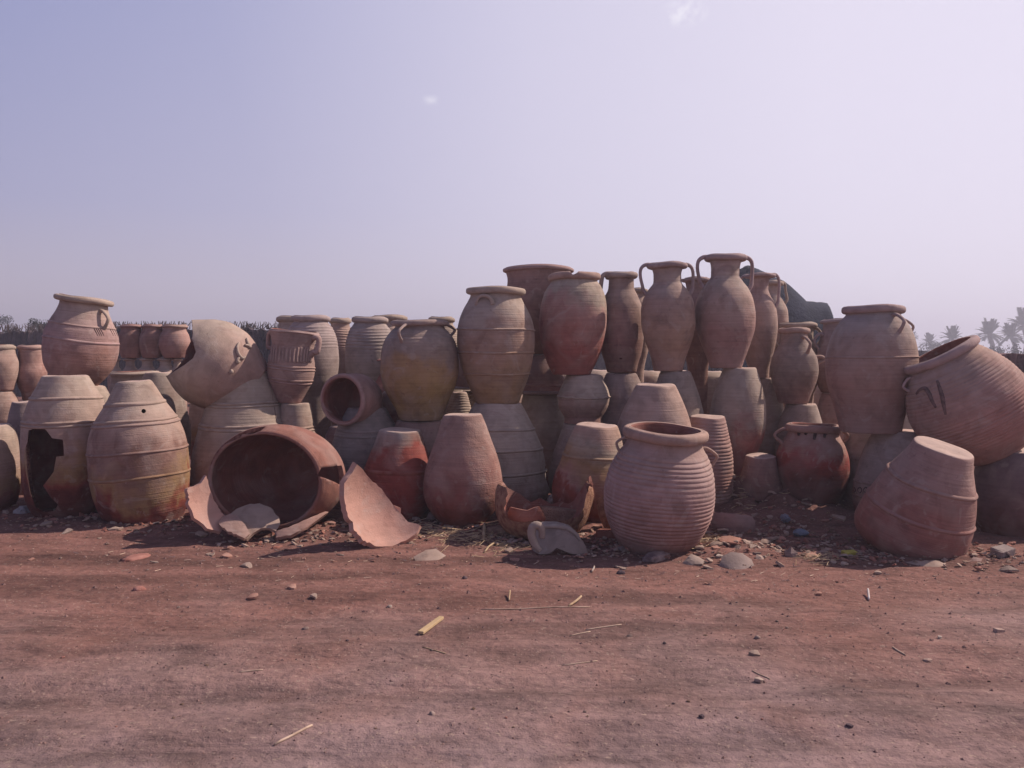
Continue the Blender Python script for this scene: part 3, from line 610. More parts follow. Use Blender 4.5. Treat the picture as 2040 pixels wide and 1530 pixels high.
pot('slender waisted jar at the far left between the edge and the incised jar', 63, [(690, 25), (705, 26), (722, 27), (745, 33), (765, 29), (785, 20), (797, 18)], D=8.6, mat=[(0, BROWN), (.4, ROSE), (1, (.42, .27, .23))], rim=(8, 3))
pot('upside-down jar below the slender waisted jar', 66, [(798, 20), (820, 28), (850, 36)], D=8.6, up=False, down=True, mat=C_pink)
pot('upright wide bowl-rimmed jar between the holed jar and the small-holed jar at the back', 270, [(742, 50), (754, 47), (775, 50), (810, 52)], D=8.1, down=True, mat=[(0, ROSE), (.7, (.3, .24, .22)), (1, PALE)], rim=(6, 4), topcol=PALE)
for (cx_, w_, lab) in ((262, 25, 'left one of three round jars far behind the incised jar'), (304, 25, 'middle one of three round jars far behind, darkest of the three'), (349, 30, 'right one of three round jars far behind, next to the toppled broken jar')):
    pot(lab, cx_, [(649, w_ * .82), (656, w_ * .78), (668, w_ * .98), (685, w_ * 1.07), (700, w_ * .95), (713, w_ * .74)], D=9.6, mat=[(0, ROSE), (.5, (.36, .2, .17) if w_ > 26 else BROWN), (1, PINK if w_ > 26 else (.33, .2, .18))], rim=(5, 3))
for (cx_, w_, lab) in ((234, 8, 'leftmost small flared-neck jar under the three round jars'), (263, 11, 'small flared-neck jar under the left round jar'), (298, 13, 'small flared-neck jar under the middle round jar'), (332, 14, 'small flared-neck jar under the right round jar'), (357, 9, 'thin-necked jar at the right end of the small row')):
    pot(lab, cx_, [(715, w_), (721, w_ * .8), (729, w_ * .85), (738, w_ * 1.5), (755, w_ * 2.0), (780, w_ * 1.8)], D=9.6, down=True, mat=C_pink, rim=(3.5, 3), segs=40, step=3)
# more of the same rows, glimpsed through the gaps
fill = [(655, 8.8), (705, 9.0), (812, 8.9), (860, 9.3), (905, 9.0), (1000, 8.9), (1035, 9.3), (1130, 8.7), (1190, 8.9), (1290, 8.6), (1350, 8.7), (1410, 8.4), (1462, 8.7), (1555, 8.9), (1610, 9.2), (1700, 8.8), (1780, 9.1), (430, 8.4), (530, 8.5)]
for i, (cx_, D_) in enumerate(fill):
    j = random.Random(i); k_ = 7.4 / D_
    pot('shaded jar in the rear rows, glimpsed through gaps', cx_, [(700 + 30 * k_ * 1.5, 26 * k_), (750, 44 * k_), (800, 58 * k_), (860, 64 * k_)], D=D_, up=False, down=True, mat=[C_pink, C_beige, C_redfoot][i % 3], segs=40, step=6, group='shaded jars glimpsed in the rear rows')

# ------------------------------------------------------------------ pots lying on their sides and broken ones
def lying(label, Mpx, D0, dirv, prof, mat, th, cuts=(), rim=None, ribs=None, segs=96, name='clay_jar', cat='jar', bands=(), topcol=None, wob=1, oval=(1, 1)):
    """a vessel with its mouth centre at pixel Mpx at depth D0, body running along dirv (world); prof: (metres along the axis, radius), from the mouth"""
    prof = [(0, prof[0][1])] + list(prof[1:]) if prof[0][0] == 0 else prof
    S = [a for a, _ in prof]; Q = [b for _, b in prof]; Lm = S[-1]
    n = max(16, int(Lm / .012)); ss = np.linspace(0, Lm, n + 1); rr = hermite(S, Q, ss)
    if ribs: rr = rr + ribs[1] * (np.abs(np.sin(np.pi * ss / ribs[0])) - .5) * np.clip(ss / ribs[0], 0, 1)
    rnd = random.Random(int(D0 * 1000)); p1, p2 = rnd.uniform(0, 6), rnd.uniform(0, 6)
    def warp(x, y, z):
        t = np.arctan2(y, x); s = 1 + wob * (.012 * np.sin(2 * t + p1) + .007 * np.sin(3 * t + p2 + z * 4)); return x * s * oval[0], y * s * oval[1], z
    # local z runs from mouth (0) to foot (Lm)
    outer = [(z, r) for z, r in zip(ss, rr)]; foot = rr[-1]
    pts = [(Lm, 0), (Lm, foot * .6), (Lm, foot - .006)] + outer[::-1][1:] + [(-.25 * th, rr[0] - .3 * th), (-.25 * th, rr[0] - .7 * th)] + [(z, max(r - th, .01)) for z, r in outer[::2] if z < Lm - th * 1.4] + [(Lm - th, 0)]
    V, F = revolve(pts, segs, warp); F = [f[::-1] for f in F]; kf = (len(outer) + 4) * segs
    q = Vector(dirv).normalized().to_track_quat('Z', 'Y')
    loc = P(Mpx[0], Mpx[1], D0)
    if rim:
        root = empty(name, loc, q.to_euler()); body = meshobj('body', V, F, mat, root)
        h, o_ = rim; loop = []
        for k in range(14):
            a = 2 * math.pi * k / 14; rw = (o_ + th * .95) / 2
            loop.append((h * .38 + math.sin(a) * h * .5, rr[0] + o_ - rw + rw * math.cos(a)))
        Vr, Fr = revolve(loop, segs, warp, closed=True); meshobj('rim', Vr, [f[::-1] for f in Fr], clay([(0, topcol or PINK)], lines=.1), root)
    else:
        root = body = meshobj(name, V, F, mat); root.location = loc; root.rotation_euler = q.to_euler()
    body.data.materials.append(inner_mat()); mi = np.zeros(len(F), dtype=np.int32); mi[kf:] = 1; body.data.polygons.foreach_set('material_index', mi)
    tag(root, label, cat)
    for c in cuts: cut(body, c[0], c[1], c[2])
    return root

# the wide-open broken jar lying in front
kb = 5.95 / FPX
lying('huge broken jar lying on its side, dark wide mouth facing the camera', (527, 957), 5.92, (.24, 1, -.02),
      [(0, 119 * kb), (.06, 127 * kb), (.16, 131 * kb), (.28, 128 * kb), (.42, 112 * kb), (.55, 90 * kb), (.68, 62 * kb)],
      clay([(0, (.28, .13, .10)), (.5, (.27, .13, .105)), (1, (.30, .18, .15))], lines=.4), .032,
      cuts=[(jag([(395, 840), (396, 935), (412, 952), (418, 930), (432, 905), (450, 884), (478, 872), (482, 866), (520, 858), (540, 840)], 9, 2), 5.2, 6.02),
            (jag([(700, 925), (640, 932), (632, 948), (646, 952), (700, 975)], 9, 2), 5.2, 6.06)], wob=.6, oval=(1.06, .83))
# the round-mouthed pot lying among the upright ones
lying('pot lying on its side with a round dark mouth turned to the camera', (681, 796), 6.75, (.42, 1, -.04),
      [(0, .197), (.05, .195), (.12, .215), (.22, .215), (.34, .18), (.42, .12)],
      clay([(0, (.3, .15, .13)), (1, (.42, .30, .26))]), .018, rim=(.04, .018), topcol=(.37, .23, .21), name='clay_pot', cat='pot')
# the toppled broken jar, neck over the big inverted jar, torn open at the upper left
dv = Vector((-.87, -.16, .49)).normalized(); k3 = 6.75 / FPX
ax = [(0, 50), (18, 60), (45, 78), (75, 90), (105, 92), (135, 84), (160, 70), (190, 52)]
toppled = lying('toppled jar torn open at one end, resting on the big banded jar', (512, 770), 7.2, dv, [(a * k3 * 1.02, b_ * k3 * 1.03) for a, b_ in ax],
      clay([(0, (.36, .22, .18)), (.3, (.38, .26, .22)), (.7, PALE), (1, PALE)], lines=.05), .024,
      cuts=[(jag([(300, 600), (379, 600), (381, 634), (383, 655), (382, 675), (387, 690), (390, 702), (384, 714), (366, 728), (350, 738), (334, 748), (290, 752)], 8, 1.6), 6.0, 7.06),
            (jag([(300, 600), (379, 600), (381, 634), (383, 658), (380, 680), (371, 698), (368, 714), (353, 732), (334, 748), (290, 752)], 8, 1.6), 7.05, 8.4)])
# curled clay ornaments stuck on its shoulder
bpy.context.view_layer.update()
def tube_px(name, pts, D, rpx, mat, parent, offs=0, flat=1, n=8):
    k = D / FPX; W_ = [P(x, y, D) - Vector((0, offs, 0)) for x, y in pts]; W_ = smoothpath(W_, 4)
    V, F = tube(W_, [rpx * k * (.55 + .45 * math.sin(math.pi * min(1, max(0, (i + 1.5) / (len(W_) + 2))))) for i in range(len(W_))], n, flat)
    o = meshobj(name, V, F, mat)
    if parent:
        bpy.context.view_layer.update(); mw = parent.matrix_world.inverted(); o.data.transform(mw); o.parent = parent
    return o
def surf_depth(o, x, y):
    bpy.context.view_layer.update(); dg = bpy.context.evaluated_depsgraph_get()
    d = dirpx(x, y); hit, loc, nrm, *_r = SC.ray_cast(dg, Vector((0, 0, CH)), d)
    return loc.y if hit else None
def on_surface(name, pts, rpx, mat, parent, lift=.4, flat=1.0):
    """a strip of clay laid on the visible side of a thing: points are dropped onto its surface"""
    bpy.context.view_layer.update(); dg = bpy.context.evaluated_depsgraph_get(); out = []
    mwi = parent.matrix_world.inverted(); oe = parent
    tgt = parent if parent.type == 'MESH' else [c for c in parent.children if c.name.startswith('body')][0]
    inv = tgt.matrix_world.inverted(); o_l = inv @ Vector((0, 0, CH))
    for x, y in pts:
        d_l = (inv.to_3x3() @ dirpx(x, y)).normalized(); hit, loc, nr, idx = tgt.ray_cast(o_l, d_l)
        if hit: wp = tgt.matrix_world @ loc; k = wp.y / FPX; out.append(wp + (tgt.matrix_world.to_3x3() @ nr).normalized() * rpx * k * lift)
    if len(out) < 2: return None
    k = out[0].y / FPX; W_ = smoothpath(out, 4); nn = len(W_)
    V, F = tube(W_, [rpx * k * (.45 + .55 * math.sin(math.pi * (i + 1) / (nn + 1))) for i in range(nn)], 8, flat)
    o = meshobj(name, V, F, mat); o.data.transform(mwi); o.parent = parent; return o
cp = clay([(0, PALE)], lines=.1)
on_surface('curl_ornament', [(475, 684), (471, 694), (474, 706), (482, 714), (487, 711)], 3.5, cp, toppled, .7)
on_surface('curl_ornament', [(490, 675), (492, 684), (497, 694), (494, 690), (486, 688)], 3.5, cp, toppled, .7)
on_surface('curl_ornament', [(478, 710), (473, 716), (472, 722), (477, 720)], 3.2, cp, toppled, .7)
on_surface('clay_knob', [(457, 739), (460, 740), (463, 741)], 5, cp, toppled, .6)

# hairline crack running down the big banded jar; dark strokes on the leaning jar; hatch marks on the incised jar; scroll band
dark = plain('crack', (.05, .03, .03), (.09, .05, .05), 20)
on_surface('crack', [(543, 785), (544, 800), (547, 815), (549, 830), (551, 850), (552, 866)], .55, dark, seam, .1)
soot = plain('soot_paint', (.10, .06, .06), (.20, .12, .11), 30)
for o in list(bpy.data.objects):
    lb = o.get('label', '')
    if lb.startswith('big ribbed jar leaning'): leaning = o
    if lb.startswith('jar with an incised band'): incised = o
    if lb.startswith('fluted jar'): fluted = o
    if lb.startswith('biggest round jar'): biground = o
    if lb.startswith('red stained jar'): tarjar = o
on_surface('painted_stroke', [(1826, 785), (1833, 777), (1843, 774), (1851, 784), (1858, 800), (1865, 812)], 4.4, soot, leaning, .0, 1)
on_surface('painted_stroke', [(1867, 758), (1872, 772), (1877, 790), (1880, 806), (1884, 826)], 4.2, soot, leaning, .0, 1)
for (x0, n_) in ((186, 4), (217, 5)):
    for i in range(n_):
        x = x0 + i * 4; on_surface('incised_stroke', [(x, 651 + i * .5), (x + 4.5, 660), (x + 9, 669)], .9, dark, incised, .0)
fl = clay([(0, (.37, .26, .23))], lines=.1)
for i in range(17):
    u = -1 + 2 * (i + .5) / 17; x = 577 + 43 * math.sin(u * 1.45)
    on_surface('flute', [(x + 3, 692), (x + 1, 706), (x, 722)], 2.4, fl, fluted, .25)
for (x, ph) in ((1700, 0), (1712, 1), (1724, 2), (1736, 3), (1748, 4)):
    on_surface('carved_scroll', [(x - 5, 983), (x - 3, 974), (x + 2, 971), (x + 5, 977), (x + 1, 982), (x - 2, 979)], 1.3, dark, carved, .0)
tar = plain('tar', (.025, .014, .014), (.06, .03, .03), 14)
for pts_ in ([(1590, 850), (1592, 858), (1591, 868)], [(1604, 851), (1606, 861), (1604, 866)], [(1622, 852), (1624, 862), (1622, 876)], [(1640, 852), (1644, 860), (1642, 872)], [(1655, 850), (1658, 856)]):
    on_surface('tar_drip', pts_, 3.4, tar, tarjar, .0)
# bite out of the rosy jar's rim
for o in notched.children:
    if o.name.startswith('rim') or o.name.startswith('body'):
        cut(o, jag([(1133, 520), (1136, 541), (1141, 547), (1147, 545), (1152, 541), (1156, 520)], 6, .8), 6.3, 7.25)

# sherd shells ------------------------------------------------------------------
def shell(name, label, outline, D, c, Rpx, concave, mat, th=.02, cat='sherd', step=6, seed=1, jitter=1.6, ground_rest=False, group=None, tilt=0):
    """a curved fragment: outline (as seen) laid on a sphere of its own real radius at its own distance, with thickness"""
    k = D / FPX; ol = jag(outline, step, jitter, random.Random(seed)); n = len(ol)
    def inside(px, py):
        s = False; j = n - 1
        for i in range(n):
            xi, yi = ol[i]; xj, yj = ol[j]
            if (yi > py) != (yj > py) and px < (xj - xi) * (py - yi) / (yj - yi) + xi: s = not s
            j = i
        return s
    pts = [Vector(p) for p in ol]
    xs = [p[0] for p in ol]; ys = [p[1] for p in ol]; g = max(step * .9, 3)
    x = min(xs)
    while x < max(xs):
        y = min(ys)
        while y < max(ys):
            if inside(x, y) and min(math.hypot(x - a, y - b_) for a, b_ in ol) > g * .5: pts.append(Vector((x, y)))
            y += g
        x += g
    v2, e2, f2, *_ = delaunay_2d_cdt(pts, [(i, (i + 1) % n) for i in range(n)], [], 1, 1e-5)
    V = []
    cxm = sum(xs) / n; cym = sum(ys) / n
    def dep(px, py):
        d2 = ((px - c[0]) ** 2 + (py - c[1]) ** 2) / Rpx ** 2
        dd = math.sqrt(max(1 - min(d2, .96), .0)) - (max(0, d2 - .96)) * .8
        return (dd if concave else -dd) * Rpx * k + (py - cym) * k * tilt
    d0 = dep(cxm, cym)
    for p in v2:
        w = P(p[0], p[1], D); V.append((w.x, D + dep(p[0], p[1]) - d0 + 0, w.z))
    F = [tuple(f) for f in f2]
    o = meshobj(name, V, F, mat)
    bm = bmesh.new(); bm.from_mesh(o.data)
    for f in bm.faces:
        if f.normal.y > 0: f.normal_flip()
    ce = Vector((0, 0, 0))
    for v in bm.verts: ce += v.co
    ce /= len(bm.verts)
    bmesh.ops.translate(bm, verts=bm.verts, vec=-ce); bm.to_mesh(o.data); bm.free(); o.location = ce
    md = o.modifiers.new('t', 'SOLIDIFY'); md.thickness = th; md.offset = -1
    bake(o)
    o.data.polygons.foreach_set('use_smooth', np.ones(len(o.data.polygons), dtype=bool))
    try:
        o.data.set_sharp_from_angle(angle=R(50))
    except Exception: pass
    tag(o, label, cat, group)
    return o
SH_IN = clay([(0, (.50, .29, .235))], lines=.08, mott=.3); SH_OUT = clay([(0, (.37, .27, .22))], lines=.1); SH_GREY = clay([(0, (.29, .22, .19))], lines=.1)
SH_RED = clay([(0, (.30, .13, .10))], lines=.3); ROUGH = plain('burnt_brick', (.22, .10, .07), (.42, .24, .16), 22, .95, .02)
MUD = plain('mud_brick', (.20, .12, .09), (.36, .24, .18), 14, .97, .02)
shell('jar_sherd', 'big upright curved sherd showing its pink inside, in front of the red jar',
      [(721, 918), (727, 930), (733, 945), (742, 960), (758, 976), (767, 992), (779, 1008), (796, 1026), (811, 1042), (837, 1048), (829, 1062), (811, 1073), (786, 1080), (759, 1076), (735, 1062), (717, 1040), (705, 1010), (699, 975), (700, 952), (708, 940)],
      5.62, (818, 978), 120, True, SH_IN, .036, seed=4, jitter=1.3)
shell('jar_sherd', 'domed pale sherd lying hollow side down before the huge broken jar',
      [(440, 1038), (460, 1020), (485, 1011), (505, 1010), (530, 1018), (550, 1034), (556, 1046), (552, 1056), (540, 1050), (525, 1049), (513, 1056), (503, 1066), (490, 1062), (470, 1044), (448, 1040)],
      5.72, (497, 1085), 98, False, SH_OUT, .026, seed=8, jitter=.7, tilt=-.8)
shell('rim_sherd', 'curved lip sherd on the dirt left of the domed pale sherd', [(432, 1036), (446, 1030), (466, 1033), (486, 1046), (500, 1061), (494, 1068), (480, 1062), (462, 1056), (444, 1050), (430, 1044)], 5.62, (460, 1090), 70, False, clay([(0, (.38, .25, .21))]), .03, seed=9, tilt=-.8)
shell('rim_sherd', 'long curved rim sherd on the dirt right of the domed pale sherd', [(548, 1056), (575, 1050), (600, 1040), (630, 1030), (640, 1033), (612, 1050), (585, 1062), (556, 1066)], 5.72, (580, 1100), 90, False, clay([(0, (.33, .2, .17))]), .03, seed=10, tilt=-.8)
shell('jar_sherd', 'lower lip of the huge broken jar, lit pink on its inner face at the left', [(409, 948), (415, 975), (424, 1000), (438, 1022), (452, 1036), (446, 1056), (424, 1046), (402, 1024), (390, 998), (386, 968), (396, 966), (402, 962)], 5.72, (520, 950), 150, True, SH_IN, .03, seed=14, jitter=1.2)
shell('jar_sherd', 'grey sherd with a thick handle stump, in the shade before the brick heap',
      [(1072, 1050), (1084, 1047), (1110, 1046), (1135, 1052), (1152, 1066), (1164, 1084), (1172, 1104), (1158, 1106), (1130, 1098), (1108, 1090), (1095, 1100), (1075, 1103), (1062, 1098), (1057, 1080), (1058, 1060)],
      5.30, (1112, 1112), 88, False, SH_GREY, .02, seed=21, tilt=-.35)
gs = [o for o in bpy.data.objects if o.get('label', '').startswith('grey sherd with a thick handle')][0]
bpy.context.view_layer.update()
on_surface('rim', [(1076, 1053), (1090, 1050), (1110, 1050), (1130, 1054), (1146, 1065), (1156, 1078)], 5, clay([(0, (.36, .29, .25))]), gs, .3)
tube_px('handle', [(1076, 1098), (1066, 1085), (1059, 1066), (1062, 1050), (1072, 1047), (1079, 1056), (1080, 1072)], 5.14, 9, clay([(0, (.36, .29, .25))]), gs)
shell('bowl_sherd', 'broken bowl piece with a pale lip leaning in the brick heap', [(1016, 1012), (1030, 1014), (1050, 1017), (1066, 1011), (1075, 1010), (1082, 1022), (1088, 1036), (1084, 1046), (1058, 1060), (1032, 1056), (1015, 1044), (1011, 1025)], 5.75, (1050, 1020), 60, False, SH_RED, .022, seed=23)
pot('rough crusted base of a broken jar, open at the front and full of rubble', 1082, [(966, 97), (985, 99), (1010, 98), (1035, 92), (1055, 80), (1070, 62)], mat=None, th=12, wob=2.5,
    cuts=[jag([(940, 900), (960, 962), (986, 966), (1006, 962), (1012, 985), (1004, 1012), (1012, 1034), (1040, 1040), (1075, 1036), (1100, 1044), (1130, 1036), (1152, 1030), (1164, 1010), (1168, 985), (1174, 968), (1190, 975), (1210, 900)], 7, 2.2)], cutback=[jag([(900, 900), (1000, 955), (1012, 972), (1036, 984), (1058, 1000), (1076, 992), (1098, 1004), (1120, 998), (1146, 990), (1160, 972), (1172, 955), (1230, 900)], 7, 2.5)], name='broken_jar', cat='broken jar')
shell('jar_sherd', 'thin pointed sherd sticking upright left of the front ribbed jar', [(1174, 952), (1178, 950), (1182, 970), (1186, 1000), (1184, 1020), (1178, 1004), (1176, 980)], 5.9, (1160, 990), 60, False, SH_RED, .02, seed=26)
shell('brick_sherd', 'pitted orange slab leaning against the front ribbed jar', [(1188, 996), (1200, 988), (1216, 988), (1224, 1010), (1232, 1036), (1230, 1056), (1205, 1056), (1196, 1036), (1190, 1016)], 5.9, (1200, 1020), 130, False, ROUGH, .04, seed=27, jitter=2.4)
shell('jar_sherd', 'broken lower half of a pot lying right of the front ribbed jar', [(1421, 1026), (1440, 1022), (1470, 1024), (1500, 1030), (1509, 1042), (1510, 1078), (1490, 1070), (1462, 1074), (1440, 1080), (1424, 1066)], 5.85, (1468, 1040), 66, False, clay([(0, (.27, .15, .14)), (1, (.3, .2, .2))]), .02, seed=28)
shell('jar_sherd', 'smooth grey domed sherd on the dirt right of the front ribbed jar', [(1434, 1130), (1446, 1114), (1466, 1107), (1488, 1110), (1505, 1121), (1506, 1130), (1492, 1134), (1462, 1133)], 4.95, (1470, 1150), 48, False, clay([(0, (.27, .205, .185))], lines=.1), .018, seed=29, jitter=.6, tilt=-.8)
shell('rim_sherd', 'pale arched sherd at the foot of the tilted front pot', [(1812, 1130), (1835, 1122), (1868, 1120), (1900, 1128), (1918, 1137), (1905, 1140), (1880, 1134), (1850, 1131), (1826, 1134)], 4.98, (1860, 1165), 58, False, SH_OUT, .016, seed=30, jitter=.8, tilt=-.8)
shell('rim_sherd', 'second arched sherd, right of the pale arched one by the tilted front pot', [(1918, 1136), (1930, 1122), (1948, 1113), (1966, 1116), (1955, 1121), (1938, 1130), (1926, 1142)], 5.05, (1950, 1150), 50, False, clay([(0, (.35, .22, .19))]), .016, seed=31, jitter=.8, tilt=-.8)
shell('jar_sherd', 'fan-shaped pale sherd lying alone on the open dirt', [(822, 1112), (845, 1102), (865, 1101), (887, 1112), (870, 1117), (850, 1122), (836, 1130), (833, 1120)], 5.1, (850, 1150), 60, False, SH_OUT, .016, seed=32, jitter=.8, tilt=-1.6)
shell('jar_sherd', 'lit sherd propped at the right photo edge under the leaning jar', [(2020, 884), (2032, 876), (2048, 872), (2048, 888), (2034, 888)], 6.2, (2034, 890), 40, False, SH_OUT, .02, seed=33)

# flat sherds, stones, sticks ------------------------------------------------------------------
def slab(name, label, x, y, wpx, mat, asp=.7, th=.012, curve=.25, yaw=0, tx=0, ty=0, seed=0, cat='sherd', group=None, n=9, pts=None, up=0):
    rnd = random.Random(seed * 7 + 1); c, k = onground(x, y); w = wpx * k
    ang = sorted(2 * math.pi * (i + rnd.uniform(-.3, .3)) / n for i in range(n)); rad = [rnd.uniform(.62, 1.0) for _ in ang]
    V = []; F = []; rings = 3
    def pt(u, v, top):
        zc = -curve * (u * u) / max(w, .01) * 2; return (u, v, zc + (th / 2 if top else -th / 2))
    for top in (1, 0):
        V.append(pt(0, 0, top))
        for q in range(1, rings + 1):
            for a, r_ in zip(ang, rad): V.append(pt(math.cos(a) * r_ * w / 2 * q / rings, math.sin(a) * r_ * w / 2 * asp * q / rings, top))
    H = 1 + rings * n
    for s, off in ((1, 0), (0, H)):
        for i in range(n):
            j = (i + 1) % n; f = (off, off + 1 + i, off + 1 + j); F.append(f if s else f[::-1])
            for q in range(rings - 1):
                a = off + 1 + q * n; f = (a + i, a + n + i, a + n + j, a + j); F.append(f if s else f[::-1])
    a = 1 + (rings - 1) * n
    for i in range(n):
        j = (i + 1) % n; F.append((a + i, H + a + i, H + a + j, a + j))
    o = meshobj(name, V, F, mat, smooth=False); o.location = (c.x, c.y, c.z + th * .6 + up + abs(math.sin(R(tx))) * w * asp * .3 + abs(math.sin(R(ty))) * w * .3)
    o.rotation_euler = (R(tx), R(ty), R(yaw)); tag(o, label, cat, group); return o
def stone(name, label, x, y, wpx, mat, h=.6, asp=.8, seed=0, cat='stone', group=None, block=False, sub=2, sink=.42, yaw=None):
    rnd = random.Random(seed * 11 + 3); c, k = onground(x, y); w = wpx * k
    bm = bmesh.new()
    if block:
        bmesh.ops.create_cube(bm, size=1); bmesh.ops.bevel(bm, geom=bm.edges[:], offset=.07, segments=1, affect='EDGES'); amp = .07
    else:
        bmesh.ops.create_icosphere(bm, subdivisions=sub, radius=.5); amp = .16
    for v in bm.verts:
        s = 1 + amp * rnd.uniform(-1, 1); v.co = Vector((v.co.x * s * w, v.co.y * s * w * asp, v.co.z * s * w * h))
    me = bpy.data.meshes.new(name); bm.to_mesh(me); bm.free(); me.materials.append(mat)
    o = bpy.data.objects.new(name, me); COL.objects.link(o); o.location = (c.x, c.y, c.z + w * h * (.5 - sink)); o.rotation_euler = (rnd.uniform(-.2, .2), rnd.uniform(-.2, .2), rnd.uniform(0, 6) if yaw is None else R(yaw))
    if sub > 1 and not block and cat != 'bag': me.polygons.foreach_set('use_smooth', np.ones(len(me.polygons), dtype=bool))
    tag(o, label, cat, group); return o
def stick(name, label, p0, p1, wpx, mat, cat='stick', flat=1.0, bend=0, group=None, lift=0):
    a, k = onground(*p0); b_, _ = onground(*p1); n = 6; path = []
    for i in range(n + 1):
        t = i / n; q = a.lerp(b_, t); q.z = float(gz(q.x, q.y)) + wpx * k * .45 + lift * t * k; q.y += bend * k * math.sin(math.pi * t); path.append(q)
    ce = path[0].lerp(path[-1], .5); V, F = tube([q - ce for q in path], [wpx * k * .5 * (.8 if i in (0, n) else 1) for i in range(n + 1)], 7, flat, up=(0, 0, 1))
    o = meshobj(name, V, F, mat); o.location = ce; tag(o, label, cat, group); return o
STRAW = plain('dry_straw', (.34, .23, .14), (.48, .36, .23), 20, .8, .001); PALESTICK = plain('bleached_stick', (.38, .27, .2), (.55, .42, .33), 18, .85, .001)
GSTONE = plain('grey_stone', (.17, .12, .105), (.29, .21, .185), 20, .95, .006); DSTONE = plain('dark_stone', (.06, .04, .05), (.13, .09, .095), 20, .95, .006)
CHALK = plain('chalky_plaster', (.28, .21, .18), (.50, .42, .37), 30, .95, .01)
# the yellow plank
a, k = onground(838, 1276); b_, _ = onground(880, 1244)
dvv = (b_ - a); ln_ = dvv.length; V = []; wv = 13 * k
for (u, v) in ((0, -.5), (.0, .5), (1.0, .42), (.985, -.45)): V += [(u * ln_, v * wv, 0), (u * ln_, v * wv, .012)]
F = [(0, 4, 6, 2)[::-1], (1, 3, 5, 7)[::-1], (0, 2, 3, 1)[::-1], (2, 4, 5, 3)[::-1], (4, 6, 7, 5)[::-1], (6, 0, 1, 7)[::-1]]
o = meshobj('wood_chip', V, F, plain('yellow_wood', (.38, .27, .15), (.48, .35, .20), 9, .7, .001), smooth=False)
bm = bmesh.new(); bm.from_mesh(o.data); bmesh.ops.recalc_face_normals(bm, faces=bm.faces); bmesh.ops.bevel(bm, geom=bm.edges[:], offset=.0015, segments=1, affect='EDGES'); bm.to_mesh(o.data); bm.free()
o.location = (a.x, a.y, a.z + .006); o.rotation_euler = (0, 0, math.atan2(dvv.y, dvv.x)); tag(o, 'flat yellow wooden slat lying alone on the foreground dirt', 'wood')
stick('reed_stick', 'long pale reed at the bottom of the photo, left of centre', (547, 1500), (622, 1463), 5.5, PALESTICK)
stick('reed_stick', 'thin straw stalk below the yellow wooden slat', (842, 1305), (888, 1316), 2, STRAW)
stick('reed_stick', 'short bright straw stub on the open dirt below the heap', (1133, 1217), (1158, 1203), 5, STRAW, lift=6)
stick('reed_stick', 'long thin twig lying level across the track centre', (958, 1222), (1175, 1218), 2.2, PALESTICK, bend=3)
stick('reed_stick', 'thin dark twig, upper one of the crossed pair', (1166, 1266), (1238, 1257), 2.4, PALESTICK)
stick('reed_stick', 'thin twig, lower one of the crossed pair', (1135, 1278), (1176, 1270), 2.4, PALESTICK)
stick('reed_stick', 'bent twig lying far below the heap on the track', (1120, 1336), (1190, 1328), 2.2, PALESTICK, bend=-2)
stick('reed_stick', 'brown twig on the right part of the track', (1778, 1302), (1804, 1315), 3, PALESTICK)
stick('reed_stick', 'small forked twig right of centre on the track', (1498, 1346), (1534, 1360), 2.6, PALESTICK)
stick('reed_stick', 'little stub of twig standing up left of the bright straw stub', (1014, 1206), (1016, 1194), 4, STRAW, lift=8)
stick('reed_stick', 'pale twig low at the left of the track', (476, 1351), (524, 1347), 2.4, PALESTICK)
stick('reed_stick', 'tiny upright white splinter below the grey sherd', (1179, 1145), (1184, 1138), 4, CHALK, lift=6)
stick('straw_stalk', 'thick straw stalk jutting from the litter by the smooth brown jar', (965, 1100), (988, 1083), 4, STRAW, lift=5)
stick('straw_stalk', 'pale peg upright in the straw litter', (963, 1078), (965, 1066), 7, STRAW, lift=18)
o = stick('bone_fragment', 'small white curved fragment upright on the right of the track', (1731, 1194), (1729, 1182), 4.5, plain('white_plastic', (.46, .40, .38), (.6, .54, .52), 12, .6, .0), cat='fragment', lift=9)
# bricks, blocks, stones
stone('stone', 'grey rounded stone between the red jar and the smooth brown jar', 862, 1038, 30, GSTONE, .8, .8, 1)
stone('mud_brick', 'dull broken mud brick left of the grey handled sherd', 998, 1066, 50, MUD, .5, .6, 2, block=True, cat='brick', yaw=10)
stone('stone', 'low crusty rock at the foot of the front ribbed jar', 1306, 1110, 95, plain('crusty_rock', (.17, .11, .11), (.34, .25, .23), 12, .98, .02), .24, .5, 3, sub=3)
stone('stone', 'angular grey rock right of the smooth domed sherd', 1576, 1112, 34, GSTONE, .85, .8, 4, sub=1)
stone('concrete_block', 'small grey concrete block at the far right, beside the tilted front pot', 1997, 1112, 44, plain('concrete', (.2, .16, .15), (.30, .24, .22), 16, .9, .004), .6, .6, 5, block=True, cat='block', yaw=25)
stone('plaster_lump', 'crumbly white plaster lump on top of the brick heap', 1108, 1026, 42, CHALK, .65, .7, 6, cat='lump', sub=3, sink=-.12)
stone('plaster_lump', 'small round plaster lump right of the white one', 1156, 1030, 18, CHALK, .8, .8, 7, cat='lump', sink=-.3)
stone('mud_brick', 'dark half brick under the white plaster lump', 1112, 1052, 70, MUD, .5, .7, 8, block=True, cat='brick', yaw=5, sink=.1)
stone('mud_brick', 'brick fragment beneath the broken bowl piece', 1060, 1066, 44, MUD, .5, .6, 9, block=True, cat='brick', yaw=30, sink=.1)
stone('mud_brick', 'reddish brick lump right under the pitted orange slab', 1212, 1072, 46, plain('red_brick', (.2, .07, .05), (.3, .12, .09), 14, .95, .01), .5, .7, 10, block=True, cat='brick', yaw=-20)
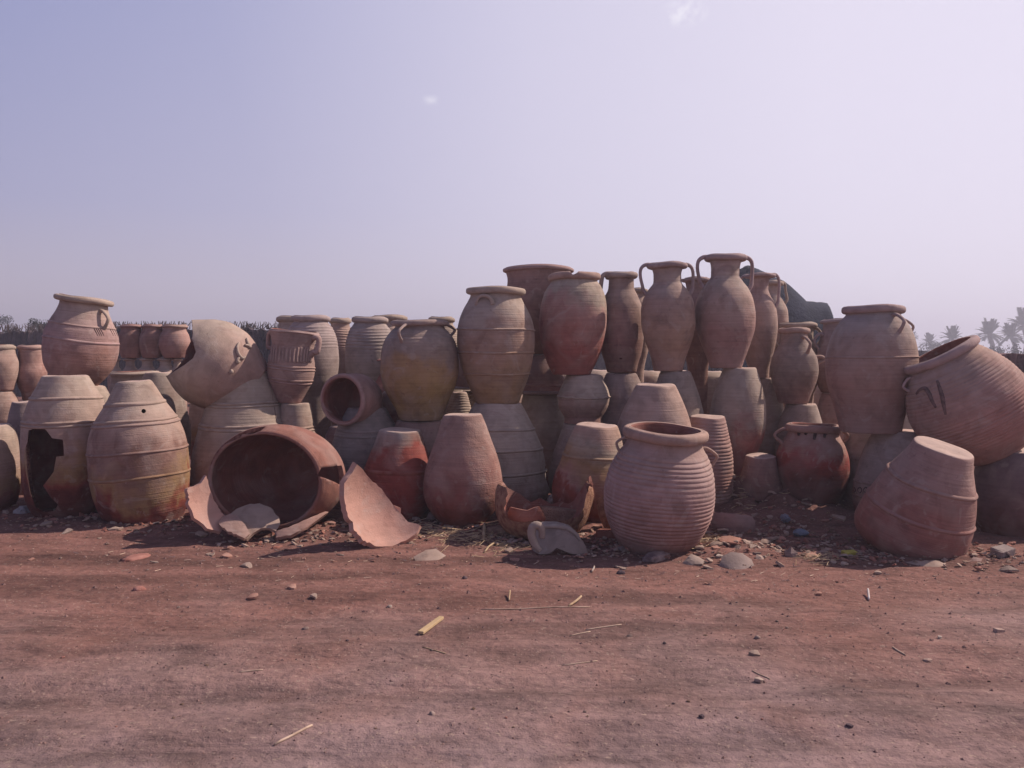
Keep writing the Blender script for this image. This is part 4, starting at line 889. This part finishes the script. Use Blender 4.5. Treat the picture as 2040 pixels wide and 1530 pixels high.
stone('crumpled_bag', 'crumpled whitish plastic bag at the foot of the leftmost jars', 47, 1030, 34, plain('dusty_plastic', (.22, .2, .21), (.34, .31, .32), 6, .5, .006), .7, .8, 11, cat='bag', sub=3)
stone('crumpled_bag', 'crumpled light blue plastic bag under the red stained jar', 1596, 1068, 36, plain('blue_plastic', (.09, .11, .15), (.21, .25, .31), 9, .5, .012), .45, .6, 12, cat='bag', sub=2, sink=.1)
stone('crumpled_bag', 'smaller bluish plastic scrap above the light blue bag', 1564, 1046, 24, plain('pale_blue_plastic', (.13, .14, .18), (.22, .23, .27), 9, .45, .01), .7, .6, 13, cat='bag', sub=3, sink=-.2)
stone('scrap', 'yellow scrap with a dark end, left of the tilted front pot', 1692, 1108, 30, plain('yellow_scrap', (.26, .22, .04), (.44, .38, .08), 6, .7, .003, (.2, .5)), .45, .45, 14, block=True, cat='scrap', yaw=15)
stone('stone', 'charred dark stone on the bottom right of the track', 1692, 1462, 17, DSTONE, .8, .9, 15, sub=1)
stone('stone', 'dark stone near the bottom of the track, right of centre', 1398, 1447, 15, DSTONE, .8, .9, 16, sub=1)
stone('stone', 'small half-lit round stone right of centre on the track', 1509, 1287, 13, GSTONE, .8, .9, 17)
stone('stone', 'flat-topped stone lying on the right of the track', 1848, 1324, 22, plain('tan_stone', (.3, .2, .17), (.42, .3, .25), 14, .95, .004), .5, .7, 18, sub=1)
stone('stone', 'tan stone at the far right of the track', 1990, 1268, 20, plain('tan_stone', (.3, .2, .17), (.42, .3, .25), 14, .95, .004), .5, .6, 19, block=True)
stone('stone', 'dark clod just below the front ribbed jar', 1237, 1145, 20, DSTONE, .6, .8, 20)
stone('stone', 'dark clod below the fan-shaped pale sherd', 926, 1162, 13, DSTONE, .7, .8, 21)
stone('stone', 'small bluish stone on the left part of the track', 609, 1259, 16, GSTONE, .6, .8, 22)
stone('stone', 'small bluish stone at the bottom centre of the track', 861, 1434, 16, GSTONE, .7, .8, 23)
stone('stone', 'pale round pebble above the yellow wooden slat', 776, 1215, 12, CHALK, .7, .8, 24)
stone('stone', 'reddish stone at the left of the track', 277, 1178, 26, plain('red_stone', (.24, .1, .08), (.36, .18, .15), 14, .95, .004), .5, .7, 25)
stone('stone', 'flattened reddish clod left of the middle of the track', 270, 1112, 66, plain('red_stone', (.24, .1, .08), (.36, .18, .15), 14, .95, .004), .14, .5, 26, sub=3, sink=.45)
# tinted flat sherds
SB = SH_OUT; SBR = clay([(0, (.40, .21, .16))], lines=.2)
sl = [(310, 1042, 42, SB, 'pale sherd half buried left of the huge broken jar'), (356, 1032, 24, SB, 'small pale sherd at the left rim of the huge broken jar'), (400, 1068, 30, SB, 'light sherd in front of the left lip of the huge broken jar'),
      (733, 1082, 26, SB, 'small light sherd under the big upright curved sherd'), (453, 1108, 26, SBR, 'orange sherd on the dirt below the domed pale sherd'), (492, 1131, 34, SB, 'flat tan sherd below the orange one on the left'),
      (582, 1176, 24, SBR, 'pinkish flat chip left of the track centre'), (626, 1198, 24, SB, 'pinkish flat chip right of the other one left of the track centre'), (505, 1196, 26, SBR, 'dull reddish chip on the left of the track'),
      (1430, 1098, 46, SB, 'flat tan sherd right of the foot of the front ribbed jar'), (1395, 1104, 24, SB, 'light chip against the foot of the front ribbed jar'), (1458, 1078, 40, SB, 'pale pointed sherd under the broken lower half pot'),
      (1434, 1115, 20, CHALK, 'whitish chip left of the smooth grey domed sherd'), (1525, 1084, 30, SB, 'oval flat tan sherd in the middle of the litter'), (1556, 1077, 20, SBR, 'small lit sherd under the blue bag'),
      (1620, 1112, 42, SBR, 'long orange flat sherd right of the angular grey rock'), (1640, 1106, 26, SB, 'thin sherd above the long orange one'), (1684, 1130, 26, SB, 'light rectangular chip on the dirt left of the tilted front pot'),
      (1385, 1126, 56, SH_GREY, 'thin dark-edged sherd tilted below the front ribbed jar'), (1452, 1095, 60, SBR, 'long narrow curved sherd in the red dirt of the litter'), (1512, 1365, 20, SB, 'small flat chip on the right of the track centre'),
      (1014, 1101, 30, SB, 'pale splinter sherd left of the shade of the heap'), (1872, 1282, 16, CHALK, 'whitish chip right of the centre of the right track'), (1632, 1184, 18, SBR, 'pink chip on the right half of the track'),
      (1748, 1146, 18, SB, 'narrow light chip near the tilted front pot'), (1503, 1318, 26, SB, 'long thin chip right of centre on the track'), (1180, 1048, 26, CHALK, 'pale board-like chip at the right of the brick heap'),
      (1548, 1010, 60, SB, 'broad flat tan sherd on the rubbish heap'), (1450, 1004, 30, CHALK, 'chalky sherd on the left of the rubbish heap'), (1488, 1008, 34, SB, 'cracked tan sherd in the middle of the rubbish heap'), (1565, 1000, 36, SBR, 'curved brown sherd at the top right of the rubbish heap'),
      (880, 1062, 26, SBR, 'dull sherd by the foot of the smooth brown jar'), (660, 1052, 30, SH_RED, 'dark red sherd in the shade right of the huge broken jar'), (1140, 1100, 30, SH_GREY, 'grey sherd under the grey handled sherd'),
      (1240, 1098, 36, SH_GREY, 'dusty sherd at the left foot of the front ribbed jar'), (2008, 1140, 40, SH_GREY, 'dusty flat sherd at the right photo edge'), (92, 1055, 30, SB, 'thin pale sherd before the holed jar'), (228, 1060, 26, SB, 'thin pale sherd between the two left front jars')]
for i, (x, y, w, mt, lb) in enumerate(sl):
    r_ = random.Random(i + 50); slab('flat_sherd', lb, x, y, w, mt, asp=r_.uniform(.5, .9), th=.012, curve=r_.uniform(.1, .5), yaw=r_.uniform(-40, 40), tx=r_.uniform(2, 16), ty=r_.uniform(-10, 10), seed=i)

for i, (x, y, w, kind, lb) in enumerate([(1436, 1000, 26, 's', 'chalky lump at the left end of the rubbish heap'), (1462, 1008, 22, 's', 'small lump second from the left on the rubbish heap'), (1498, 1003, 34, 'f', 'tan potsherd under the small squat pot'),
        (1524, 1010, 26, 's', 'rounded lump in the middle of the rubbish heap front'), (1547, 998, 40, 'f', 'broad curved potsherd high on the rubbish heap'), (1583, 1006, 46, 'f', 'long potsherd at the right end of the rubbish heap'), (1478, 1022, 20, 's', 'dull lump fallen below the rubbish heap'), (1538, 1022, 26, 'f', 'dull potsherd fallen below the rubbish heap')]):
    if kind == 's': stone('rubble_lump', lb, x, y, w, CHALK if i < 2 else MUD, .6, .7, 60 + i, cat='rubble', sub=2, sink=.1)
    else: slab('flat_sherd', lb, x, y, w, SB, asp=.7, th=.016, curve=.4, yaw=20 * i, tx=14, ty=-8, seed=80 + i, up=.02)
# scattered small chips and pebbles, each its own; grit and straw as uncountable stuff
chipm = []
def chipmesh(i, block):
    r_ = random.Random(i + 900); bm = bmesh.new(); n = r_.choice([4, 5, 5, 6, 7])
    if block:
        bmesh.ops.create_icosphere(bm, subdivisions=1, radius=.5)
        for v in bm.verts: v.co *= 1 + .22 * r_.uniform(-1, 1); v.co.z *= .65
    else:
        ang = sorted(r_.uniform(0, 6.283) if q > 1 else q * 3.1 for q in range(n)); top = []; bot = []
        for a_ in ang:
            rr_ = r_.uniform(.35, .55); c_ = math.cos(a_) * rr_; top.append(bm.verts.new((c_, math.sin(a_) * rr_ * .8, .09 - c_ * c_ * .3))); bot.append(bm.verts.new((c_, math.sin(a_) * rr_ * .8, -.05 - c_ * c_ * .3)))
        bm.faces.new(top); bm.faces.new(bot[::-1])
        for q in range(n): bm.faces.new((top[q], bot[q], bot[(q + 1) % n], top[(q + 1) % n]))
    bmesh.ops.recalc_face_normals(bm, faces=bm.faces)
    me = bpy.data.meshes.new('clay_chip' if not block else 'pebble'); bm.to_mesh(me); bm.free(); return me
chips = []; rm = random.Random(77)
for i in range(10):
    me = chipmesh(i, False); me.materials.append([SB, SBR, SH_GREY, SB, SBR][i % 5]); chips.append(me)
pebs = []
for i in range(6):
    me = chipmesh(i + 40, True); me.materials.append([GSTONE, MUD, plain('red_stone', (0, 0, 0), (0, 0, 0)), GSTONE, DSTONE, MUD][i]); pebs.append(me)
def scatter(n, x0, x1, y0, y1, s0, s1, src, name, label, cat, group, pw=1.0):
    for i in range(n):
        x = rm.uniform(x0, x1); y = y0 + (y1 - y0) * rm.random() ** pw; c, k = onground(x, y); s = rm.uniform(s0, s1) * k * (1.5 if rm.random() < .1 else 1)
        o = bpy.data.objects.new(name, rm.choice(src)); COL.objects.link(o); o.location = (c.x, c.y, c.z + s * .12); o.scale = (s, s, s * rm.uniform(.7, 1.1))
        o.rotation_euler = (rm.uniform(-.35, .35), rm.uniform(-.35, .35), rm.uniform(0, 6.28)); tag(o, label, cat, group)
scatter(46, 20, 860, 1045, 1125, 7, 20, chips, 'clay_chip', 'small clay chip scattered in front of the left jars', 'chip', 'small clay chips before the left jars')
scatter(40, 1000, 1420, 1060, 1140, 8, 24, chips, 'clay_chip', 'small clay chip scattered about the brick heap and ribbed jar', 'chip', 'small clay chips about the brick heap')
scatter(60, 1415, 1700, 985, 1125, 8, 26, chips, 'clay_chip', 'small clay chip in the litter between the ribbed jar and the tilted pot', 'chip', 'small clay chips in the litter on the right')
scatter(30, 240, 2035, 1130, 1300, 5, 11, chips, 'clay_chip', 'tiny clay chip lying on the open dirt track', 'chip', 'tiny clay chips on the track')
scatter(50, 60, 2035, 1110, 1500, 4, 9, pebs, 'pebble', 'small pebble or clod on the open dirt track', 'pebble', 'small pebbles on the track')
def stuff_mesh(name, label, gen, mat):
    V = []; F = []
    for (vs, fs) in gen:
        o_ = len(V); V.extend(vs); F.extend(tuple(q + o_ for q in f) for f in fs)
    o = meshobj(name, V, F, mat, smooth=False); tag(o, label, name, kind='stuff'); return o
def grit(n, seed, reg, s0, s1):
    r_ = random.Random(seed)
    for i in range(n):
        x = r_.uniform(*reg[0]); y = reg[1][0] + (reg[1][1] - reg[1][0]) * r_.random() ** 1.2; D = gD(y); p = P(x, y, D); z = float(gz(p.x, p.y)); k = D / FPX
        s = r_.uniform(s0, s1) * k; a_ = r_.uniform(0, 6.28); ca, sa = math.cos(a_) * s, math.sin(a_) * s; q = r_.uniform(.4, 1)
        yield ([(p.x + ca, p.y + sa, z), (p.x - sa * q, p.y + ca * q, z), (p.x - ca, p.y - sa * .8, z), (p.x + sa * q, p.y - ca * q, z), (p.x + ca * .2, p.y + sa * .2, z + s * r_.uniform(.4, .9))], [(0, 1, 4), (1, 2, 4), (2, 3, 4), (3, 0, 4)])
stuff_mesh('grit', 'fine brown grit and crumbs of earth strewn over the dirt', grit(3600, 5, ((-60, 2100), (1035, 1530)), .8, 2.6), plain('grit', (.09, .05, .045), (.30, .19, .155), 30, .95, .0))
stuff_mesh('earth_clods', 'small brown clods and crumbs of earth over the whole track', grit(950, 15, ((-60, 2100), (1045, 1530)), 2.0, 5.5), plain('clod_earth', (.17, .10, .09), (.25, .155, .135), 20, .98, .004))
stuff_mesh('pale_grit', 'fine pale crumbs of fired clay strewn over the dirt', grit(1300, 6, ((-60, 2100), (1010, 1400)), .7, 2.4), SB)
def straw(n, seed, blobs, l0, l1):
    r_ = random.Random(seed)
    for i in range(n):
        (bx, by, sx, sy, hh) = r_.choice(blobs); x = r_.gauss(bx, sx); y = min(max(r_.gauss(by, sy), 985), 1160); D = gD(y); p = P(x, y, D); z = float(gz(p.x, p.y)) + r_.random() ** 2 * hh; k = D / FPX
        l = r_.uniform(l0, l1) * k * .5; a_ = r_.gauss(0, .8); u = Vector((math.cos(a_) * l, math.sin(a_) * l, r_.uniform(-.25, .35) * l)); w = Vector((-u.y, u.x, 0)).normalized() * .55 * k; c = Vector((p.x, p.y, z + .006)); t_ = Vector((0, 0, .9 * k))
        yield ([c - u - w, c - u + w, c - u + t_, c + u - w, c + u + w, c + u + t_], [(0, 3, 5, 2), (2, 5, 4, 1), (1, 4, 3, 0), (0, 2, 1), (3, 4, 5)])
stuff_mesh('straw_litter', 'dry straw litter on the dirt at the feet of the jars', straw(520, 8, [(890, 1068, 55, 8, .03), (940, 1075, 40, 9, .03), (1000, 1095, 30, 8, .02), (850, 1060, 30, 6, .02), (1400, 1090, 18, 6, .05), (1500, 1010, 40, 9, .03), (1630, 1118, 20, 6, .02)], 8, 34), STRAW)
stuff_mesh('straw_bits', 'short bits of straw scattered over the track', straw(150, 9, [(1200, 1140, 500, 25, .0), (1500, 1150, 300, 10, 0), (500, 1110, 200, 20, 0)], 5, 16), PALESTICK)

def rubble(n, seed, blobs, s0, s1):
    r_ = random.Random(seed)
    for i in range(n):
        (bx, by, sx, sy, hh) = r_.choice(blobs); x = r_.gauss(bx, sx); y = min(max(r_.gauss(by, sy), 985), 1150); D = gD(y); p = P(x, y, D); k = D / FPX; s = r_.uniform(s0, s1) * k * (1.6 if r_.random() < .08 else 1) * .5
        z = float(gz(p.x, p.y)) + r_.random() ** 2 * hh; m_ = r_.choice([4, 5, 6]); nrm = Vector((r_.gauss(0, .35), r_.gauss(0, .35), 1)).normalized(); u = nrm.cross(Vector((r_.gauss(0, 1), r_.gauss(0, 1), .1))).normalized(); w = nrm.cross(u); c = Vector((p.x, p.y, z + s * .15)); th_ = min(s * r_.uniform(.2, .45), .016)
        a0 = r_.uniform(0, 6); q = [(u * math.cos(a0 + 6.283 * j_ / m_) + w * math.sin(a0 + 6.283 * j_ / m_)) * s * r_.uniform(.6, 1.05) for j_ in range(m_)]
        bow = nrm * s * r_.uniform(.05, .25); vs = [c + bow] + [c + e for e in q] + [c - nrm * th_ + e for e in q]
        yield (vs, [(0, 1 + j_, 1 + (j_ + 1) % m_) for j_ in range(m_)] + [(1 + j_, 1 + m_ + j_, 1 + m_ + (j_ + 1) % m_, 1 + (j_ + 1) % m_) for j_ in range(m_)])
RB = [(1130, 1085, 70, 14, .03), (1060, 1075, 50, 10, .03), (1230, 1095, 40, 10, .02), (1420, 1075, 35, 16, .03), (1490, 1085, 60, 20, .02), (1560, 1060, 55, 24, .02), (1520, 1005, 50, 8, .03), (1640, 1095, 60, 16, .02), (1760, 1110, 60, 10, .015), (1950, 1115, 70, 12, .02), (700, 1060, 70, 12, .01), (860, 1055, 60, 10, .01), (330, 1045, 60, 10, .01), (130, 1045, 90, 10, .01), (560, 1075, 80, 10, .01)]
stuff_mesh('tan_rubble', 'uneven strip of crushed tan potsherds along the feet of the jars', rubble(760, 21, RB, 4, 17), SB)
stuff_mesh('red_rubble', 'uneven strip of crushed reddish potsherds along the feet of the jars', rubble(620, 22, RB, 4, 16), SH_RED)
stuff_mesh('earth_rubble', 'dark earthen crumbs and clods along the feet of the jars', rubble(760, 23, RB + [(1000, 1120, 600, 14, 0)], 3, 13), MUD)

# ------------------------------------------------------------------ far background
BRUSH = plain('dark_brush', (.030, .022, .030), (.085, .062, .070), 4, .95, .05)
LEAF = plain('dusty_leaves', (.022, .028, .024), (.075, .075, .065), 3, .9, .0); WOOD = plain('grey_wood', (.06, .045, .045), (.14, .10, .09), 9, .95, .01)
DARKMUD = plain('dark_mud_wall', (.055, .04, .045), (.11, .08, .085), 3, .97, .04)
def wall(name, label, x0, x1, ytop, D, mat, thick=.5, seed=0, amp=5, cat='wall', ybot=None):
    """a rough earthen wall with an uneven top, running across the view"""
    r_ = random.Random(seed); k = D / FPX; a_ = P(x0, ytop, D); b2 = P(x1, ytop, D); n = max(6, int(abs(x1 - x0) / 5)); V = []; F = []
    rows = 5
    for i in range(n + 1):
        x = a_.x + (b2.x - a_.x) * i / n; h = a_.z + amp * k * float(fbm(np.array(i * .35 + seed), np.array(seed * 1.7), seed, 4)) * 1.6
        for side in (0, 1):
            for q in range(rows + 1):
                t_ = q / rows; V.append((x, D + (thick * side) + (.12 * thick * r_.uniform(-1, 1)) + (t_ * .12 if side == 0 else -t_ * .12), h * t_ - .1 * (q == 0)))
    C_ = 2 * (rows + 1)
    for i in range(n):
        for q in range(rows):
            a2 = i * C_ + q; F.append((a2, a2 + C_, a2 + C_ + 1, a2 + 1)); a3 = a2 + rows + 1; F.append((a3, a3 + 1, a3 + C_ + 1, a3 + C_))
        F.append((i * C_ + rows, (i + 1) * C_ + rows, (i + 1) * C_ + 2 * rows + 1, i * C_ + 2 * rows + 1))
    for i in (0, n):
        for q in range(rows): a2 = i * C_ + q; F.append((a2, a2 + 1, a2 + rows + 2, a2 + rows + 1) if i == 0 else (a2, a2 + rows + 1, a2 + rows + 2, a2 + 1))
    o = meshobj(name, V, F, mat, smooth=False); tag(o, label, cat); return o
def leaves(n, c, r, seed, s, droop=0, stretch=(1, 1, 1)):
    r_ = random.Random(seed); V = []; F = []
    lobes = [(Vector((r_.uniform(-.6, .6), r_.uniform(-.6, .6), r_.uniform(-.4, .55))), r_.uniform(.35, .6)) for _ in range(9)]
    for i in range(n):
        lc, lr = r_.choice(lobes); d = Vector((r_.gauss(0, 1), r_.gauss(0, 1), r_.gauss(0, 1))).normalized() * lr * r_.random() ** .4
        p = lc + d; p = Vector((p.x * r * stretch[0], p.y * r * stretch[1], p.z * r * stretch[2])) + Vector(c)
        u = Vector((r_.gauss(0, 1), r_.gauss(0, 1), r_.gauss(0, 1))).normalized() * s; w = u.cross(Vector((r_.gauss(0, 1), r_.gauss(0, 1), r_.gauss(0, 1)))).normalized() * s * .5
        o_ = len(V); V += [p - u, p - w, p + u, p + w]; F.append((o_, o_ + 1, o_ + 2, o_ + 3))
    return V, F
def bush(label, cx, ytop, wpx, D, seed, name='bush', cat='bush', n=700, leaf=None, hf=.5):
    k = D / FPX; top = P(cx, ytop, D); r = wpx * k / 2; h = top.z; root = empty(name, (top.x, D, 0))
    V, F = leaves(n, (0, 0, h - r * .95), r, seed, (leaf or r * .09), stretch=(1, 1, .95)); meshobj('crown', V, F, LEAF, root, smooth=False)
    Vt = []; Ft = []; r_ = random.Random(seed)
    for q in range(4):
        a_ = r_.uniform(0, 6.28); e = Vector((math.cos(a_) * r * .6, math.sin(a_) * r * .6, h - r * .5)); v, f = tube([Vector((0, 0, -.05)), Vector((e.x * .25, e.y * .25, (h - r) * .5)), e], [r * .07, r * .05, r * .02], 6); o_ = len(Vt); Vt += v; Ft += [tuple(i + o_ for i in g) for g in f]
    meshobj('trunk', Vt, Ft, WOOD, root); tag(root, label, cat); return root
def palm(label, cx, ycrown, wpx, D, seed, group=None):
    k = D / FPX; p = P(cx, ycrown, D); root = empty('date_palm', (p.x, D, 0)); r_ = random.Random(seed); H = p.z; R_ = wpx * k / 2
    path = [Vector((math.sin(i * .5) * .06 * i, 0, H * i / 8 - .05 * (i == 0))) for i in range(9)]; off = path[-1].copy()
    V, F = tube(path, [.28 * R_ / 2.2 * (1.15 - .25 * i / 8) for i in range(9)], 8); meshobj('trunk', V, F, WOOD, root)
    V = []; F = []
    for q in range(40):
        az = q * 2.4 + r_.uniform(-.2, .2); el = R(r_.uniform(5, 78)) if q > 5 else R(r_.uniform(-15, 10)); L_ = R_ * r_.uniform(.9, 1.1); pts = []
        for i in range(9):
            t_ = i / 8; rr_ = L_ * t_ * math.cos(el) * (1 - .08 * t_); z = L_ * (math.sin(el) * t_ - .55 * t_ * t_ * math.cos(el) * .8); pts.append(off + Vector((math.cos(az) * rr_, math.sin(az) * rr_, z)))
        side = Vector((-math.sin(az), math.cos(az), 0))
        for i in range(8):
            a_, b3 = pts[i], pts[i + 1]; w = L_ * .035 * (1 - i / 9); o_ = len(V); V += [a_ - side * w, a_ + side * w, b3 + side * w * .8, b3 - side * w * .8]; F.append((o_, o_ + 1, o_ + 2, o_ + 3))
            if i > 0:
                for sg in (-1, 1):
                    for u in (0, .25, .5, .75):
                        c_ = a_.lerp(b3, u); d = (b3 - a_).normalized(); tip = c_ + (side * sg * .75 + d * .65 + Vector((0, 0, -.12))) * L_ * .24 * (1 - .5 * abs(i / 8 - .4)); o_ = len(V); V += [c_, c_ + d * L_ * .06, tip]; F.append((o_, o_ + 1, o_ + 2))
    meshobj('crown', V, F, LEAF, root, smooth=False); tag(root, label, 'palm tree', group); return root
# dark vaulted kiln ruin behind the amphorae
def kiln():
    D = 22; k = D / FPX; prof = [(1474, 548), (1476, 536), (1484, 531), (1494, 534), (1505, 541), (1518, 546), (1530, 552), (1545, 558), (1558, 566), (1570, 577), (1580, 590), (1590, 599), (1606, 601), (1618, 604), (1629, 603), (1632, 616), (1634, 640), (1636, 690)]
    prof = jag(prof[:], 7, 1.3, random.Random(4))[:-1]; prof = [q for i, q in enumerate(prof) if i < 1 or q[0] > prof[i - 1][0] - 3][: ]
    prof = [q for q in prof if q[0] >= 1474]; prof = sorted(prof, key=lambda q: q[0]); n = len(prof); V = []; F = []; m = 14; r_ = random.Random(6)
    depth = 3.2
    for i, (x, y) in enumerate(prof):
        top = P(x, y, D + 1.25); 
        for q in range(m + 1):
            t_ = q / m; yy = D - .35 + depth * (t_ - .5) * 1.0 + depth * .5
            hh = max(0, 1 - abs(2 * t_ - 1) ** 3.2) ** .4
            zz_ = top.z * hh if 0 < q < m else -.1
            V.append((top.x + .015 * r_.uniform(-1, 1) * (0 < q < m), yy + .03 * r_.uniform(-1, 1) + (0 if q else 0), zz_ + (.02 * r_.uniform(-1, 1) if 3 < q < m - 3 else 0)))
    for i in range(n - 1):
        for q in range(m): a_ = i * (m + 1) + q; F.append((a_, a_ + m + 1, a_ + m + 2, a_ + 1))
    F.append(tuple(range(m + 1))); F.append(tuple((n - 1) * (m + 1) + q for q in range(m + 1))[::-1])
    o = meshobj('kiln_ruin', V, F, plain('shade_dark_brick', (.009, .012, .026), (.026, .030, .052), 2, .95, .03), smooth=True); tag(o, 'dark vaulted ruin of a kiln rising behind the amphorae', 'kiln')  # shade and bluish haze on the kiln are painted into this dark colour
kiln()
wall('mud_wall', 'dark low wall behind the jars at the far left', -60, 130, 660, 24, DARKMUD, .6, 1, 8)
wall('brush_fence', 'dark brushwood fence between the incised jar and the toppled jar', 150, 400, 657, 22, BRUSH, .5, 2, 10, 'fence')
wall('brush_fence', 'dark brushwood fence with a pale top, right of the toppled jar', 400, 620, 652, 20, BRUSH, .5, 3, 10, 'fence')
wall('mud_wall', 'long dark wall behind the back rows of jars', 620, 1480, 668, 26, DARKMUD, .6, 4, 6)
wall('mud_wall', 'dark wall right of the biggest round jar', 1780, 1960, 699, 30, DARKMUD, .6, 5, 3)
wall('mud_wall', 'brown stepped wall at the right edge behind the leaning jar', 1960, 2100, 706, 12, plain('brown_mud_wall', (.12, .07, .07), (.2, .12, .12), 3, .97, .03), .5, 6, 3)
# twigs bristling on the fences
def twigs(root_label, x0, x1, ytop, D, n, seed, h):
    r_ = random.Random(seed); V = []; F = []; k = D / FPX
    for i in range(n):
        p = P(r_.uniform(x0, x1), ytop, D + r_.uniform(0, .5)); p.z -= .1; e = p + Vector((r_.gauss(0, .5) * h * k, r_.gauss(0, .3) * h * k, r_.uniform(.3, 1) * h * k + .1)); v, f = tube([p, p.lerp(e, .5) + Vector((r_.gauss(0, .02), 0, 0)), e], [.014, .010, .006], 5); o_ = len(V); V += v; F += [tuple(q + o_ for q in g) for g in f]
    o = meshobj('twig_heap', V, F, WOOD, smooth=False); tag(o, root_label, 'twigs', kind='stuff')
twigs('dry twigs bristling along the far left wall', -30, 120, 655, 24, 110, 3, 12)
twigs('dry twigs bristling along the brushwood fences', 150, 610, 648, 20.6, 260, 5, 9)
bush('round dark bush behind the incised jar', 78, 633, 44, 26, 3)
bush('dark shrub behind the left end of the incised jar', 112, 640, 50, 27, 13)
for i, (x, y, w, d, lb) in enumerate([(205, 648, 40, 23, 'low dark shrub behind the fence, right of the incised jar'), (248, 645, 34, 24, 'low dark shrub behind the left round jar'), (322, 646, 40, 24, 'low dark shrub behind the three round jars'), (440, 641, 50, 21.5, 'low dark shrub just right of the toppled jar'), (492, 644, 44, 21.5, 'low dark shrub in the gap left of the fluted jar'), (540, 646, 40, 22, 'low dark shrub behind the fluted jar'), (30, 650, 50, 26, 'spreading dark shrub at the far left')]):
    bush(lb, x, y, w, d, 30 + i, n=420)
bush('hazy tree cut by the left photo edge', 2, 621, 44, 60, 4, name='tree', cat='tree', n=420)
bush('hazy round shrub right of the biggest round jar', 1856, 676, 44, 95, 5, n=500)
bush('dark shrub behind the neck of the leaning jar', 1945, 680, 60, 70, 6, n=700)
bush('dark leafy mass left of the two palms', 1992, 678, 60, 75, 7, n=700)
bush('dark leafy clump at the right photo edge', 2030, 688, 44, 60, 8, n=600)
palm('date palm left of the neck of the leaning jar', 1902, 676, 60, 120, 1)
palm('date palm with a wide crown right of the leaning jar', 1975, 668, 70, 120, 2)
palm('date palm at the right edge in front of the taller one', 2020, 672, 66, 115, 3)
palm('tallest date palm cut by the right photo edge', 2044, 650, 80, 125, 4)
palm('small far date palm right of the biggest round jar', 1856, 684, 46, 130, 5)
palm('very distant date palm just peeping past the biggest round jar', 1822, 671, 26, 150, 6)

# ------------------------------------------------------------------ haze
hz = meshobj('haze', [(x, y, z) for x in (-400, 400) for y in (-80, 400) for z in (-1.2, 13)], [(0, 1, 3, 2), (4, 6, 7, 5), (0, 4, 5, 1), (2, 3, 7, 6), (0, 2, 6, 4), (1, 5, 7, 3)], None, smooth=False)
m = bpy.data.materials.new('haze'); m.use_nodes = True; t = m.node_tree; t.nodes.clear(); o_ = N(t, 'ShaderNodeOutputMaterial'); v_ = N(t, 'ShaderNodeVolumePrincipled')
v_.inputs['Color'].default_value = (.80, .80, .95, 1); v_.inputs['Density'].default_value = .0042; v_.inputs['Anisotropy'].default_value = .3; t.links.new(v_.outputs[0], o_.inputs['Volume'])
hz.data.materials.append(m); tag(hz, 'thin pale haze hanging in the air', kind='stuff')
bpy.context.view_layer.update()
